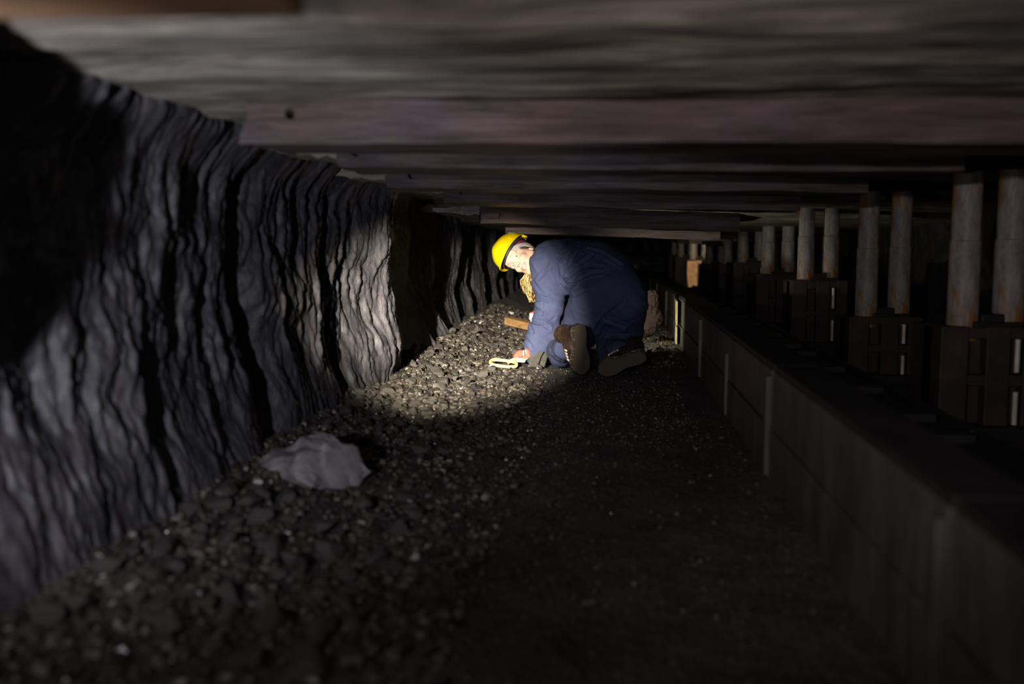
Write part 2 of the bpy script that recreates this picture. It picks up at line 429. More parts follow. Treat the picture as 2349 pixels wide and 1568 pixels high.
# ------------------------------------------------------------------ implicit surfaces (for body, clothes, boots)
class Field:
    def __init__(self, xs, ys, zs):
        self.ax = [np.asarray(a, float) for a in (xs, ys, zs)]
        self.F = np.full([len(a) for a in self.ax], 0.08)
    def _sl(self, lo, hi, m):
        out = []
        for a, l, h in zip(self.ax, lo, hi):
            i0 = max(0, int(np.searchsorted(a, l - m)) - 1); i1 = min(len(a), int(np.searchsorted(a, h + m)) + 1)
            if i1 - i0 < 1: return None
            out.append(slice(i0, i1))
        return tuple(out)
    def _pts(self, sl):
        return np.meshgrid(self.ax[0][sl[0]], self.ax[1][sl[1]], self.ax[2][sl[2]], indexing='ij', sparse=True)
    def apply(self, sl, d, k, op):
        f = self.F[sl]
        if op == 'add':
            h = np.clip(0.5 + 0.5 * (f - d) / k, 0, 1)
            self.F[sl] = f * (1 - h) + d * h - k * h * (1 - h)
        elif op == 'sub':
            h = np.clip(0.5 - 0.5 * (f + d) / k, 0, 1)
            self.F[sl] = f * (1 - h) + (-d) * h + k * h * (1 - h)
    def cone(self, a, b, ra, rb, k=0.03, op='add', squash=None):
        a, b = np.array(a, float), np.array(b, float)
        rm = max(ra, rb)
        sl = self._sl(np.minimum(a, b) - rm, np.maximum(a, b) + rm, 0.07)
        if sl is None: return self
        X, Y, Z = self._pts(sl)
        d = b - a; L2 = max(d @ d, 1e-12)
        t = np.clip(((X - a[0]) * d[0] + (Y - a[1]) * d[1] + (Z - a[2]) * d[2]) / L2, 0, 1)
        dist = np.sqrt((X - a[0] - t * d[0]) ** 2 + (Y - a[1] - t * d[1]) ** 2 + (Z - a[2] - t * d[2]) ** 2) - (ra + (rb - ra) * t)
        self.apply(sl, dist, k, op)
        return self
    def chain(self, pts, k=0.03, op='add'):
        for (a, ra), (b, rb) in zip(pts[:-1], pts[1:]):
            self.cone(a, b, ra, rb, k, op)
        return self
    def ellip(self, c, R, radii, k=0.03, op='add'):
        """R: 3x3 whose rows are the local axes"""
        c = np.array(c, float); R = np.array(R, float); r = np.array(radii, float)
        e = np.sqrt(((R * r[:, None]) ** 2).sum(0))
        sl = self._sl(c - e, c + e, 0.06)
        if sl is None: return self
        X, Y, Z = self._pts(sl)
        X, Y, Z = X - c[0], Y - c[1], Z - c[2]
        q = [R[i, 0] * X + R[i, 1] * Y + R[i, 2] * Z for i in range(3)]
        k0 = np.sqrt(sum((q[i] / r[i]) ** 2 for i in range(3)))
        k1 = np.sqrt(sum((q[i] / r[i] ** 2) ** 2 for i in range(3))) + 1e-9
        self.apply(sl, k0 * (k0 - 1) / k1, k, op)
        return self
    def plane_cut(self, p, n):
        """keep the side where (x-p).n < 0"""
        p, n = np.array(p, float), np.array(n, float)
        X, Y, Z = np.meshgrid(*self.ax, indexing='ij', sparse=True)
        self.F = np.maximum(self.F, (X - p[0]) * n[0] + (Y - p[1]) * n[1] + (Z - p[2]) * n[2])
        return self
    def shell_inside(self, t):
        self.F = np.maximum(self.F, -(self.F + t))
        return self
    def mesh(self):
        F = self.F
        ins = F < 0
        c = [ins[i:F.shape[0] - 1 + i, j:F.shape[1] - 1 + j, k:F.shape[2] - 1 + k] for i in (0, 1) for j in (0, 1) for k in (0, 1)]
        s = sum(a.astype(np.int8) for a in c)
        act = (s > 0) & (s < 8)
        I = np.argwhere(act)
        idx = -np.ones(act.shape, dtype=np.int64)
        idx[act] = np.arange(len(I))
        off = [(i, j, k) for i in (0, 1) for j in (0, 1) for k in (0, 1)]
        vals = np.stack([F[I[:, 0] + o[0], I[:, 1] + o[1], I[:, 2] + o[2]] for o in off], 1)
        pos = np.zeros((len(I), 3)); cnt = np.zeros(len(I))
        crd = [np.stack([self.ax[d][I[:, d] + o[d]] for d in range(3)], 1) for o in off]
        for a in range(8):
            for b in range(a + 1, 8):
                if sum(abs(x - y) for x, y in zip(off[a], off[b])) != 1: continue
                m = (vals[:, a] < 0) != (vals[:, b] < 0)
                t = vals[m, a] / (vals[m, a] - vals[m, b])
                pos[m] += crd[a][m] + (crd[b][m] - crd[a][m]) * t[:, None]
                cnt[m] += 1
        V = pos / cnt[:, None]
        faces = []
        n = F.shape
        # x edges
        for d in range(3):
            e = [slice(None)] * 3; e2 = [slice(None)] * 3
            e[d] = slice(0, n[d] - 1); e2[d] = slice(1, n[d])
            a, b = ins[tuple(e)], ins[tuple(e2)]
            o1, o2 = [x for x in range(3) if x != d]
            ch = (a != b)
            J = np.argwhere(ch)
            J = J[(J[:, o1] > 0) & (J[:, o1] < n[o1] - 1) & (J[:, o2] > 0) & (J[:, o2] < n[o2] - 1)]
            fl = a[J[:, 0], J[:, 1], J[:, 2]]
            def cell(s1, s2):
                K = J.copy(); K[:, o1] -= s1; K[:, o2] -= s2
                return idx[K[:, 0], K[:, 1], K[:, 2]]
            q = np.stack([cell(1, 1), cell(0, 1), cell(0, 0), cell(1, 0)], 1)
            if d == 1: fl = ~fl
            q[~fl] = q[~fl][:, ::-1]
            faces.append(q)
        return V, np.concatenate(faces)

def lap_smooth(V, F, it=2, lam=0.5):
    E = np.concatenate([F[:, [0, 1]], F[:, [1, 2]], F[:, [2, 3]], F[:, [3, 0]]])
    E = np.concatenate([E, E[:, ::-1]])
    n = len(V)
    deg = np.bincount(E[:, 0], minlength=n).astype(float) + 1e-9
    for _ in range(it):
        A = np.stack([np.bincount(E[:, 0], weights=V[E[:, 1], d], minlength=n) for d in range(3)], 1) / deg[:, None]
        V = V + lam * (A - V)
    return V

def vnormals(V, F):
    n = np.cross(V[F[:, 2]] - V[F[:, 0]], V[F[:, 3]] - V[F[:, 1]])
    N = np.zeros_like(V)
    for k in range(4):
        for d in range(3):
            N[:, d] += np.bincount(F[:, k], weights=n[:, d], minlength=len(V))
    return N / (np.linalg.norm(N, axis=1)[:, None] + 1e-12)

def axis(lo, hi, coarse, fine=None, flo=None, fhi=None):
    if fine is None:
        return np.arange(lo, hi + coarse, coarse)
    a = [lo]
    while a[-1] < hi:
        a.append(a[-1] + (fine if flo <= a[-1] < fhi else coarse))
    return np.array(a)

# ------------------------------------------------------------------ the setting
def floor_z(x, y):
    x, y = np.asarray(x, float), np.asarray(y, float)
    bank = 0.075 * sstep(-0.50, -1.05, x) + 0.03 * sstep(-0.75, -1.1, x)
    lumps = 0.018 * fbm(x * 3.1, y * 3.1, 0 * x + 0.3, 3) * (0.4 + 0.8 * sstep(0.0, -0.8, x))
    fine = 0.0060 * fbm(x * 14, y * 14, 0 * x + 2.2, 3)
    right = 0.03 * sstep(0.18, 0.45, x) * sstep(6.0, 6.6, y)
    return bank + lumps + fine + right - 0.006

def ygeo(a, b, n):
    return a * (b / a) ** np.linspace(0, 1, n)

ys = np.concatenate([np.linspace(-1.0, 0.9, 30)[:-1], ygeo(0.9, 24, 620)])
xs = np.linspace(-1.5, 2.7, 260)
Xg, Yg = np.meshgrid(xs, ys, indexing='ij')
V = np.stack([Xg, Yg, floor_z(Xg, Yg)], -1).reshape(-1, 3)
tag(obj('floor', mesh_np('floor', V, grid_faces(len(xs), len(ys)), True), M['floor']),
    'black coal dust floor of the low mine gallery', 'floor', kind='structure')

def wall_x(y, z):
    near = 1 - sstep(4.66, 4.80, y)
    zz = np.clip(z, 0, 1.05)
    far2 = sstep(6.5, 7.5, y)
    prof = -1.075 + (0.055 + 0.05 * near) * (1 - 0.7 * far2) * (1 - sstep(0.0, 0.45, zz)) + 0.10 * sstep(0.80, 1.02, zz) ** 2
    rec = -0.035 * (1 - near) - 0.105 * (1 - near) * (sstep(0.02, 0.45, zz) * (1 - 0.75 * far2) + 0.45 * far2) - 0.06 * (1 - near) * sstep(0.8, 1.0, zz)
    lump = 0.10 * np.exp(-((y - 4.45) / 0.28) ** 2) * sstep(0.05, 0.3, zz) * near
    crev = -0.11 * np.exp(-((y - 2.93 - 0.05 * np.sin(zz * 7)) / 0.075) ** 2) * (1 - 0.6 * sstep(0.75, 0.95, zz))
    crev2 = -0.05 * np.exp(-((y - 3.78 - 0.04 * np.sin(zz * 5 + 1)) / 0.07) ** 2)
    warp = 0.10 * fbm(y * 1.3, z * 2.0, 0 * y, 3)
    f1 = pnoise(y * 2.6 + warp * 2, z * 1.8, 0 * y + 1.7) + 0.5 * pnoise(y * 6 + 3, z * 5, 0 * y + 5.7)
    f2 = 1 - np.abs(pnoise((y + warp) * 7.5, z * 2.4, 0 * y + 4.2)) * 2.2
    f3 = 1 - np.abs(pnoise((y + warp) * 17, z * 4.6, 0 * y + 8.8)) * 2
    f4 = fbm((y + warp) * 42, z * 10, 0 * y + 2.8, 3)
    saw = ((y + 0.12 * np.sin(y * 3.1) + 0.05 * np.sin(zz * 4 + y)) / 0.83) % 1.0
    saw = 0.19 * (saw * (1 - sstep(0.86, 1.0, saw)) - 0.5) * (1 - near)
    amp = 0.75 + 0.25 * sstep(0.1, 0.4, zz)
    shade_bulge = 0.235 * np.exp(-((y - 1.05) / 0.20) ** 2) * sstep(0.12, 0.68, zz)  # unseen swelling added to shade the upper near wall
    return prof + rec + lump + crev + crev2 + shade_bulge + saw + amp * (0.040 * f1 + 0.017 * f2 + 0.010 * f3 + 0.010 * f4 + 0.005 * fbm((y + warp) * 60, z * 34, 0 * y + 6.1, 3)) - 0.014

yw = np.concatenate([np.linspace(-0.8, 0.8, 40)[:-1], ygeo(0.8, 1.6, 90)[:-1], ygeo(1.6, 6.0, 800)[:-1], ygeo(6.0, 14, 620)[:-1], ygeo(14, 24, 60)])
zw = np.linspace(-0.05, 1.10, 150)
Yw, Zw = np.meshgrid(yw, zw, indexing='ij')
V = np.stack([wall_x(Yw, Zw), Yw, Zw], -1).reshape(-1, 3)
tag(obj('wall_left', mesh_np('wall_left', V, grid_faces(len(yw), len(zw), True), True), M['coal_wall']),
    'black coal face with vertical folds along the gallery', 'wall', kind='structure')

def roof_z(x, y):
    base = 1.012 - 0.17 * sstep(5.4, 8.2, y) - 0.06 * sstep(8, 14, y)
    return base + 0.010 * fbm(x * 1.6, y * 5.0, 0 * x + 3.1, 4) - 0.02 * sstep(0.4, 1.6, x)
yr = np.concatenate([np.linspace(-1.0, 0.8, 20)[:-1], ygeo(0.8, 24, 420)])
xr = np.linspace(-1.6, 2.7, 160)
Xr, Yr = np.meshgrid(xr, yr, indexing='ij')
V = np.stack([Xr, Yr, roof_z(Xr, Yr)], -1).reshape(-1, 3)
tag(obj('ceiling', mesh_np('ceiling', V, grid_faces(len(xr), len(yr), True), True), M['roof']),
    'streaky grey brown stone roof of the mine gallery', 'ceiling', kind='structure')

yy = np.linspace(-1.0, 24, 420); zz_ = np.linspace(-0.1, 1.1, 24)
Y2, Z2 = np.meshgrid(yy, zz_, indexing='ij')
X2 = 2.45 + 0.10 * fbm(Y2 * 1.5, Z2 * 2, 0 * Y2, 4)
tag(obj('wall_right', mesh_np('wall_right', np.stack([X2, Y2, Z2], -1).reshape(-1, 3), grid_faces(len(yy), len(zz_)), True), M['coal_wall']),
    'dark rock waste behind the row of hydraulic supports', 'wall', kind='structure')
xx = np.linspace(-1.7, 2.7, 80); zz_ = np.linspace(-0.1, 1.1, 24)
X2, Z2 = np.meshgrid(xx, zz_, indexing='ij')
Y2 = 23.2 + 0.4 * fbm(X2 * 1.5, Z2 * 2, 0 * X2, 4)
tag(obj('wall_far', mesh_np('wall_far', np.stack([X2, Y2, Z2], -1).reshape(-1, 3), grid_faces(len(xx), len(zz_), True), True), M['coal_wall']),
    'black end of the gallery in the far dark', 'wall', kind='structure')

# ------------------------------------------------------------------ roof timbers
def timber(y, ztop, h, x0, x1, drop, depth, holes, seed, mat, rough=0.004):
    nx, nyy, nzz = 110, 6, 5
    bm = bmesh.new()
    bmesh.ops.create_cube(bm, size=1, matrix=Matrix.Translation((0.5, 0.5, 0.5)))
    bmesh.ops.bisect_plane  # (kept simple: build a grid box below)
    bm.free()
    # box skin as six grids, welded
    def g(u, v, f):
        return np.array([[f(a, b) for b in v] for a in u]).reshape(-1, 3), grid_faces(len(u), len(v))
    U, W, Z = np.linspace(0, 1, nx), np.linspace(0, 1, nyy), np.linspace(0, 1, nzz)
    P, Fs, o = [], [], 0
    for pts, f in (g(U, Z, lambda a, b: (a, 0, b)), g(U, Z, lambda a, b: (a, 1, b)), g(U, W, lambda a, b: (a, b, 0)),
                   g(U, W, lambda a, b: (a, b, 1)), g(W, Z, lambda a, b: (0, a, b)), g(W, Z, lambda a, b: (1, a, b))):
        P.append(pts); Fs.append(f + o); o += len(pts)
    P, Fs = np.concatenate(P), np.concatenate(Fs)
    X = x0 + (x1 - x0) * P[:, 0]
    Y = y + depth * P[:, 1]
    zt = ztop - drop * P[:, 0]
    Zc = zt - h * (1 - P[:, 2])
    edge = 1 - np.minimum(np.minimum(P[:, 2], 1 - P[:, 2]) * 2, 1) * 0.5
    nz = fbm(X * 2.2, Y * 9, Zc * 14 + seed, 3)
    Zc = Zc + rough * nz * 1.5 - 0.0
    Y = Y + rough * 1.6 * edge * fbm(X * 3.5, Zc * 22, Y * 5 + seed * 3.3, 3)
    X = X + (P[:, 0] < 0.001) * 0.02 * fbm(Y * 12, Zc * 25, 0 * X + seed, 3)
    bm = bmesh.new()
    vs = [bm.verts.new(p) for p in np.stack([X, Y, Zc], 1)]
    for f in Fs:
        bm.faces.new([vs[i] for i in f])
    bmesh.ops.remove_doubles(bm, verts=bm.verts, dist=1e-4)
    bmesh.ops.recalc_face_normals(bm, faces=bm.faces)
    me = bpy.data.meshes.new('cross_timber'); bm.to_mesh(me); bm.free()
    o = bpy.data.objects.new('tmp', me); COL.objects.link(o)
    cut = MB()
    for hx, hz, hr in holes:
        cut.cyl((hx, y - 0.05, hz), (hx, y + 0.06, hz), hr, seg=20)
    if holes:
        oc = bpy.data.objects.new('tmpc', cut.mesh('tmpc')); COL.objects.link(oc)
        md = o.modifiers.new('b', 'BOOLEAN'); md.object = oc; md.operation = 'DIFFERENCE'; md.solver = 'EXACT'
        dg = bpy.context.evaluated_depsgraph_get()
        me2 = bpy.data.meshes.new_from_object(o.evaluated_get(dg))
        me2.materials.clear()
        bpy.data.objects.remove(oc)
    else:
        cut.bm.free(); me2 = me.copy()
    bpy.data.objects.remove(o)
    me2.name = 'cross_timber'
    me2.polygons.foreach_set('use_smooth', np.ones(len(me2.polygons), dtype=bool))
    me2.set_sharp_from_angle(angle=math.radians(38))
    return obj('cross_timber', me2, mat, loc=((x0 + x1) / 2, y, ztop))

# (left end px, top px, bottom px, distance, hole px list)
TB = [
    ((557, 232, 328), 2.19, [(665, 262, 12)], 'purple-brown roof timber closest to the camera, blurred, with a bolt hole'),
    ((770, 318, 384), 2.94, [(816, 346, 13)], 'roof timber whose bolt hole shows a bright rim, second above the coal face'),
    ((890, 384, 430), 3.70, [(944, 401, 9)], 'third roof timber, its pale rectangular end patch around a bolt hole'),
    ((1020, 428, 466), 4.95, [(1061, 438, 8)], 'fourth roof timber with a lilac stain right of its dark bolt hole'),
    ((1098, 470, 512), 6.30, [(1140, 470, 7), (1150, 497, 7)], 'roof timber with two bolt holes close together, up and left of the helmet'),
    ((1160, 504, 534), 7.00, [], 'dark roof timber directly above the yellow helmet'),
]
timbers = []
for i, ((lx, ty, by), Y, hol, lab) in enumerate(TB):
    a, b = at(lx, ty, Y=Y), at(lx, by, Y=Y)
    holes = [(at(hx, hy, Y=Y).x, at(hx, hy, Y=Y).z, hr * mpp(Y)) for hx, hy, hr in hol]
    drop = (0.02, 0.035, 0.05, 0.075, 0.105, 0.10)[i]
    o = timber(Y, a.z, a.z - b.z, a.x, (1.62, 1.0, .93, .93, .82, .78)[i], drop * (1, .62, .57, .57, .52, .5)[i], 0.30, holes, i * 3.7 + 1, M['timber'], 0.004 + 0.0006 * i)
    tag(o, lab, 'timber', 'timbers across the roof')
    timbers.append(o)
a = at(640, 8, Y=1.0)
o = timber(0.93, 1.0, 0.055, -1.0, a.x, 0.0, 0.155, [], 44.0, M['timber_brown'])
tag(o, 'short orange-brown timber under the roof at the upper left corner', 'timber', 'timbers across the roof')

# water drops hanging on the timbers (small parts of them), lamp glint painted white
for k, px, py, r in ((1, 961, 348, 0.006), (4, 1509, 457, 0.004), (3, 1170, 438, 0.003), (3, 1560, 432, 0.003), (5, 1540, 487, 0.004)):
    Y = TB[k][1]
    p = at(px, py, Y=Y - 0.004)
    obj('water_drop', MB().sphere(p, r, 12).mesh('water_drop', True), M['teeth'], timbers[k], loc=p)

# pale boards between timber ends and coal face
for (p0, p1, Y, lab) in (((575, 330), (772, 362), 2.99, 'pale weathered board stub left of the second roof timber'),
                         ((752, 388), (892, 416), 3.76, 'pale weathered board stub left of the third roof timber'),
                         ((850, 431), (1024, 443), 5.02, 'thin pale board stub left of the fourth roof timber'),
                         ((965, 474), (1102, 494), 6.36, 'flaky grey board stub left of the timber with two holes')):
    a, b = at(p0[0], p0[1], Y=Y), at(p1[0], p1[1], Y=Y)
    n = 30
    U = np.linspace(0, 1, n)
    top = a.z + 0.012 * fbm(U * 4, 0 * U + Y, 0 * U, 3); bot = b.z + 0.010 * fbm(U * 6, 0 * U + Y * 3, 0 * U, 3) + (1 - U) * (a.z - b.z) * 0.55
    mb = MB()
    poly = [(a.x + (b.x - a.x) * u, Y, z) for u, z in zip(U, top)] + [(a.x + (b.x - a.x) * u, Y, z) for u, z in zip(U[::-1], bot[::-1])]
    mb.prism(poly, (0, 0.22, 0))
    tag(obj('lagging_board', mb.mesh('lagging_board'), M['pale_board'] if Y < 6 else M['slab'], loc=(b.x, Y, b.z)), lab, 'board', 'board stubs beside the timber ends')

# ------------------------------------------------------------------ scraper conveyor pans
XP = 0.49
def pan(y0, y1, label, bright=False, rib=None):
    g = 0.006
    e = empty('conveyor_pan', ((XP + 0.3), (y0 + y1) / 2, 0), label, 'conveyor', 'conveyor pans along the gallery')
    y0 += g; y1 -= g
    m = MB().box((XP, y0, -0.02), (XP + 0.03, y1, 0.140), 0.004)
    obj('lower_panel', m.mesh('lower_panel'), M['pan'], e)
    m = MB().box((XP + 0.004, y0, 0.147), (XP + 0.03, y1, 0.318), 0.004)
    obj('upper_panel', m.mesh('upper_panel'), M['pan'], e)
    m = MB().box((XP + 0.010, y0, 0.318), (XP + 0.14, y1, 0.336), 0.004).box((XP + 0.12, y0, 0.13), (XP + 0.14, y1, 0.318))
    obj('top_flange', m.mesh('top_flange'), M['steel_dark'], e)
    m = MB().box((XP + 0.14, y0, 0.115), (XP + 0.58, y1, 0.13)).box((XP + 0.58, y0, 0.0), (XP + 0.61, y1, 0.15), 0.004)
    obj('trough', m.mesh('trough'), M['steel_dark'], e)
    yb = y0 + 0.2
    while yb < y1 - 0.1:
        m = MB().box((XP + 0.17, yb, 0.131), (XP + 0.55, yb + 0.05, 0.160), 0.006); yb += 0.6
        obj('scraper_bar', m.mesh('scraper_bar'), M['steel_dark'], e)
    if rib is not None:
        m = MB().box((XP - 0.010, rib - 0.012, 0.0), (XP + 0.005, rib + 0.012, 0.25), 0.003)
        obj('stiffener', m.mesh('stiffener'), M['pan'], e)
    if not bright:                     # joint strap at the near end
        m = MB().box((XP - 0.012, y0 - 0.001, 0.0), (XP + 0.006, y0 + 0.035, 0.30), 0.003)
        obj('joint_strap', m.mesh('joint_strap'), M['pan'], e)
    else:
        for z0, z1 in ((0.004, 0.137), (0.150, 0.308)):  # lamplit stretch of the panel, painted as paler plates
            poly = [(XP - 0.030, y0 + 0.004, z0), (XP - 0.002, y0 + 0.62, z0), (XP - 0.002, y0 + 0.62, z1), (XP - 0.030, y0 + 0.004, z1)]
            o = obj('lit_plate', MB().prism(poly, (0.010, 0, 0)).mesh('lit_plate'), M['pan_lit'], e)
            o['label'] = 'pale plate with the lamplit strip of the panel painted in'
seams = [-0.6, 1.45, 2.99, 5.16, 6.58, 8.1, 9.6, 11.1, 12.6]
plabels = ['conveyor pan side closest to the camera, lower right corner', 'conveyor pan second from the camera, dull and blurred',
           'long conveyor pan beside the boots with a short stiffener rib', 'conveyor pan right of the kneeling person, before the painted lamplit strip',
           'conveyor pan whose near end carries a painted lamplit strip', 'conveyor pan just beyond the painted lamplit strip',
           'conveyor pan in the dark behind the kneeling person', 'conveyor pan at the dim far end of the gallery']
for i, lab in enumerate(plabels):
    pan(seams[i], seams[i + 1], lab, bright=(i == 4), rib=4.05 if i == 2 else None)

# ------------------------------------------------------------------ hydraulic supports
def support(px, ptop, pbot, label, Yd=None, wscale=1.0, plate=None, low=None):
    Y = Yd if Yd is not None else 1.37 * FPX / (px - 1391)
    s = 1.0
    c = at(px, (ptop + pbot) / 2, Y=Y)
    zt, zb = at(px, ptop, Y=Y).z, at(px, pbot, Y=Y).z
    e = empty('roof_support', (c.x + 0.08, Y, 0), label, 'roof support', 'hydraulic roof supports')
    r = 0.055
    for k, dx in enumerate((0.0, 0.160)):
        z0 = zb + (0.0 if k == 0 else 0.012)
        m = MB().cyl((c.x + dx, Y, z0 - 0.06), (c.x + dx, Y, z0 + (zt - z0) * 0.52), r, seg=20)
        m.cyl((c.x + dx, Y, z0 + (zt - z0) * 0.52), (c.x + dx, Y, z0 + (zt - z0) * 0.535), r, r * 0.90, seg=20)
        m.cyl((c.x + dx, Y, z0 + (zt - z0) * 0.53), (c.x + dx, Y, zt + 0.004), r * 0.93, seg=20)
        obj('leg', m.mesh('leg', True, math.radians(40)), M['leg'], e, loc=(c.x + dx, Y, z0))
    # housing with slotted front
    xl, xr_ = c.x - 0.10, c.x + 0.26
    yf = Y - 0.085
    m = MB()
    m.box((xl, yf, 0.0), (xl + 0.10, yf + 0.20, zb - 0.004), 0.006)
    m.box((xl + 0.16, yf, 0.0), (xl + 0.245, yf + 0.20, zb - 0.004), 0.006)
    m.box((xr_ - 0.07, yf, 0.0), (xr_, yf + 0.20, zb - 0.004), 0.006)
    m.box((xl + 0.08, yf + 0.06, 0.0), (xr_ - 0.05, yf + 0.20, zb - 0.010))
    for za in (0.02, 0.5, 0.93):
        zc = zb * za
        m.box((xl + 0.05, yf + 0.002, max(0, zc - 0.018)), (xr_ - 0.03, yf + 0.06, min(zb - 0.005, zc + 0.018)))
    m.box((xl, yf + 0.10, 0.0), (xl + 0.035, yf + (0.34 if Y < 8 else 0.60), zb - 0.012), 0.004)
    obj('housing', m.mesh('housing'), M['red_steel'], e)
    m = MB().box((c.x + 0.045, yf + 0.02, zb - 0.02), (c.x + 0.125, yf + 0.12, zb + 0.040), 0.004).box((c.x + 0.02, yf + 0.01, zb - 0.02), (c.x + 0.19, yf + 0.10, zb + 0.012), 0.004)
    obj('clamp_block', m.mesh('clamp_block'), M['steel_dark'], e)
    for dx in (0.225,):
        for za, zc in ((0.10, 0.40), (0.58, 0.88)):
            m = MB().cyl((c.x + 0.166, yf - 0.004, zb * za), (c.x + 0.166, yf - 0.004, zb * zc), 0.0095, seg=12)
            obj('guide_rod', m.mesh('guide_rod', True, math.radians(40)), M['rod'], e)
    m = MB().box((xl + 0.02, yf - 0.05, zt), (xr_ + 0.55, Y + 0.24, zt + 0.05), 0.008).box((xl + 0.06, yf + 0.02, zt - 0.02), (xr_ - 0.02, Y + 0.1, zt + 0.01), 0.004)
    obj('canopy', m.mesh('canopy'), M['red_steel'], e)
    m = MB().box((xl - 0.03, yf - 0.06, -0.03), (xr_ + 0.5, Y + 0.35, 0.035), 0.008)
    obj('base_plate', m.mesh('base_plate'), M['steel_dark'], e)
    if plate:
        (q, Yp) = plate
        pts = [at(x, y, Y=Yp) for x, y in q]
        o = obj('side_plate', MB().prism(pts, (0, 0.012, 0)).mesh('side_plate'), M['tan_steel'], e)
        o['label'] = 'tan rusty plate catching the added far light'
    return e

SUP = [
    (2215, 378, 742, 'blurred roof support with two legs closest to the camera, right edge'),
    (1991, 430, 722, 'roof support with orange rust on its left leg, second from the camera'),
    (1850, 455, 640, 'roof support with a square dark recess below its legs, third from the camera'),
    (1763, 490, 626, 'roof support with two bright short legs, fourth from the camera'),
    (1705, 527, 600, 'roof support in mid gallery, fifth from the camera'),
    (1669, 545, 604, 'mottled grey roof support left of the fifth one'),
    (1627, 561, 604, 'brown dull roof support right of the tan plate'),
    (1592, 556, 594, 'far roof support with brightly lit leg above a tan plate'),
    (1563, 556, 588, 'far dim roof support behind the tan plate'),
    (1547, 554, 583, 'farthest dim roof support beside the dark gallery end'),
]
for i, (px, t, b, lab) in enumerate(SUP):
    pl = None
    Yd = 1.37 * FPX / (px - 1391)
    if i == 7:
        Yd = 14.6
        pl = ([(1577, 599), (1609, 597), (1607, 650), (1580, 665), (1576, 625)], 14.4)
    if i == 8: Yd = 16.6
    if i == 9: Yd = 18.2
    support(px, t, b, lab, Yd=Yd, plate=pl)

# ------------------------------------------------------------------ stones
def ico(n):
    bm = bmesh.new(); bmesh.ops.create_icosphere(bm, subdivisions=n, radius=1.0)
    V = np.array([v.co[:] for v in bm.verts]); F = np.array([[v.index for v in f.verts] for f in bm.faces]); bm.free()
    return V, F

def rock_shape(n, planes, seed, flat=0.7, rough=0.05):
    g = np.random.default_rng(seed)
    V, F = ico(n)
    V = V * (1 + 0.18 * fbm(V[:, 0] * 1.1 + seed, V[:, 1] * 1.1, V[:, 2] * 1.1, 2))[:, None]
    for _ in range(planes):
        d = g.normal(size=3); d /= np.linalg.norm(d)
        c = g.uniform(0.42, 0.80)
        s = V @ d - c
        V = V - np.maximum(s, 0)[:, None] * d * 0.96
    V = V * np.array([1, g.uniform(0.7, 0.95), flat])
    V = V * (1 + rough * fbm(V[:, 0] * 4 + seed, V[:, 1] * 4, V[:, 2] * 4, 3))[:, None]
    return V, F

def rock_mesh(name, n, planes, seed, flat=0.7, rough=0.05, scale=1.0):
    V, F = rock_shape(n, planes, seed, flat, rough)
    me = mesh_np(name, V * scale, F, True)
    me.set_sharp_from_angle(angle=math.radians(22))
    return me

lump_meshes = []
for s in range(14):
    me = rock_mesh('coal_lump', 3, 9, 100 + s, 0.55 + 0.03 * (s % 7), 0.06)
    me.materials.append(M['rock'])
    lump_meshes.append(me)

def on_floor(px, py):
    p = at(px, py, Z=0.0)
    for _ in range(6):
        p = at(px, py, Z=float(floor_z(p.x, p.y)))
    return p

# the big slab
c = on_floor(708, 1105)
V, F = rock_shape(4, 7, 71, 0.50, 0.05)
V = V * np.array([0.185, 0.15, 0.19])
zcap = 0.062 + 0.18 * V[:, 0] * -0.15
V[:, 2] = np.where(V[:, 2] > 0.065 + 0.22 * V[:, 1], 0.065 + 0.22 * V[:, 1] + (V[:, 2] - 0.065 - 0.22 * V[:, 1]) * 0.12, V[:, 2])
V = V + 0.020 * np.stack([fbm(V[:, 0] * 14, V[:, 1] * 14, V[:, 2] * 14 + q, 4) for q in (0, 5, 9)], 1) * np.array([.7, .7, 1])
me = mesh_np('stone_slab', V + np.array([c.x, c.y + 0.06, c.z + 0.045]), F, True)
me.set_sharp_from_angle(angle=math.radians(20))
tag(obj('stone_slab', me, M['slab'], loc=(c.x, c.y + 0.06, c.z)), 'large flat-topped grey stone slab on the rubble below the coal face', 'stone')

SLAB = (c.x, c.y + 0.06, 0.22)
BODY_KEEP = [(-0.16, 5.22, 0.13), (0.10, 5.2, 0.17), (-0.22, 5.55, 0.16), (0.08, 5.6, 0.24), (-0.43, 5.62, 0.10), (-0.46, 5.45, 0.13)]
placed = []
def free(x, y, r, tight=0.8):
    for (a, b, q) in [SLAB] + BODY_KEEP:
        if (x - a) ** 2 + (y - b) ** 2 < (q + r) ** 2: return False
    if x + r > XP - 0.05: return False
    if x - r < float(wall_x(np.array(y), np.array(0.08))) - 0.01: return False
    for (a, b, q) in placed:
        if (x - a) ** 2 + (y - b) ** 2 < (tight * (q + r)) ** 2: return False
    return True

def put_lump(x, y, r, label, group, k=None, name='coal_lump'):
    me = lump_meshes[(len(placed) if k is None else k) % 14]
    o = bpy.data.objects.new(name, me); COL.objects.link(o)
    o.location = (x, y, float(floor_z(x, y)) + r * 0.30)
    o.scale = (r, r * random.uniform(0.8, 1.1), r * random.uniform(0.8, 1.15))
    o.rotation_euler = (random.uniform(-0.4, 0.4), random.uniform(-0.4, 0.4), random.uniform(0, 6.28))
    tag(o, label, 'stone', group)
    placed.append((x, y, r))
    return o

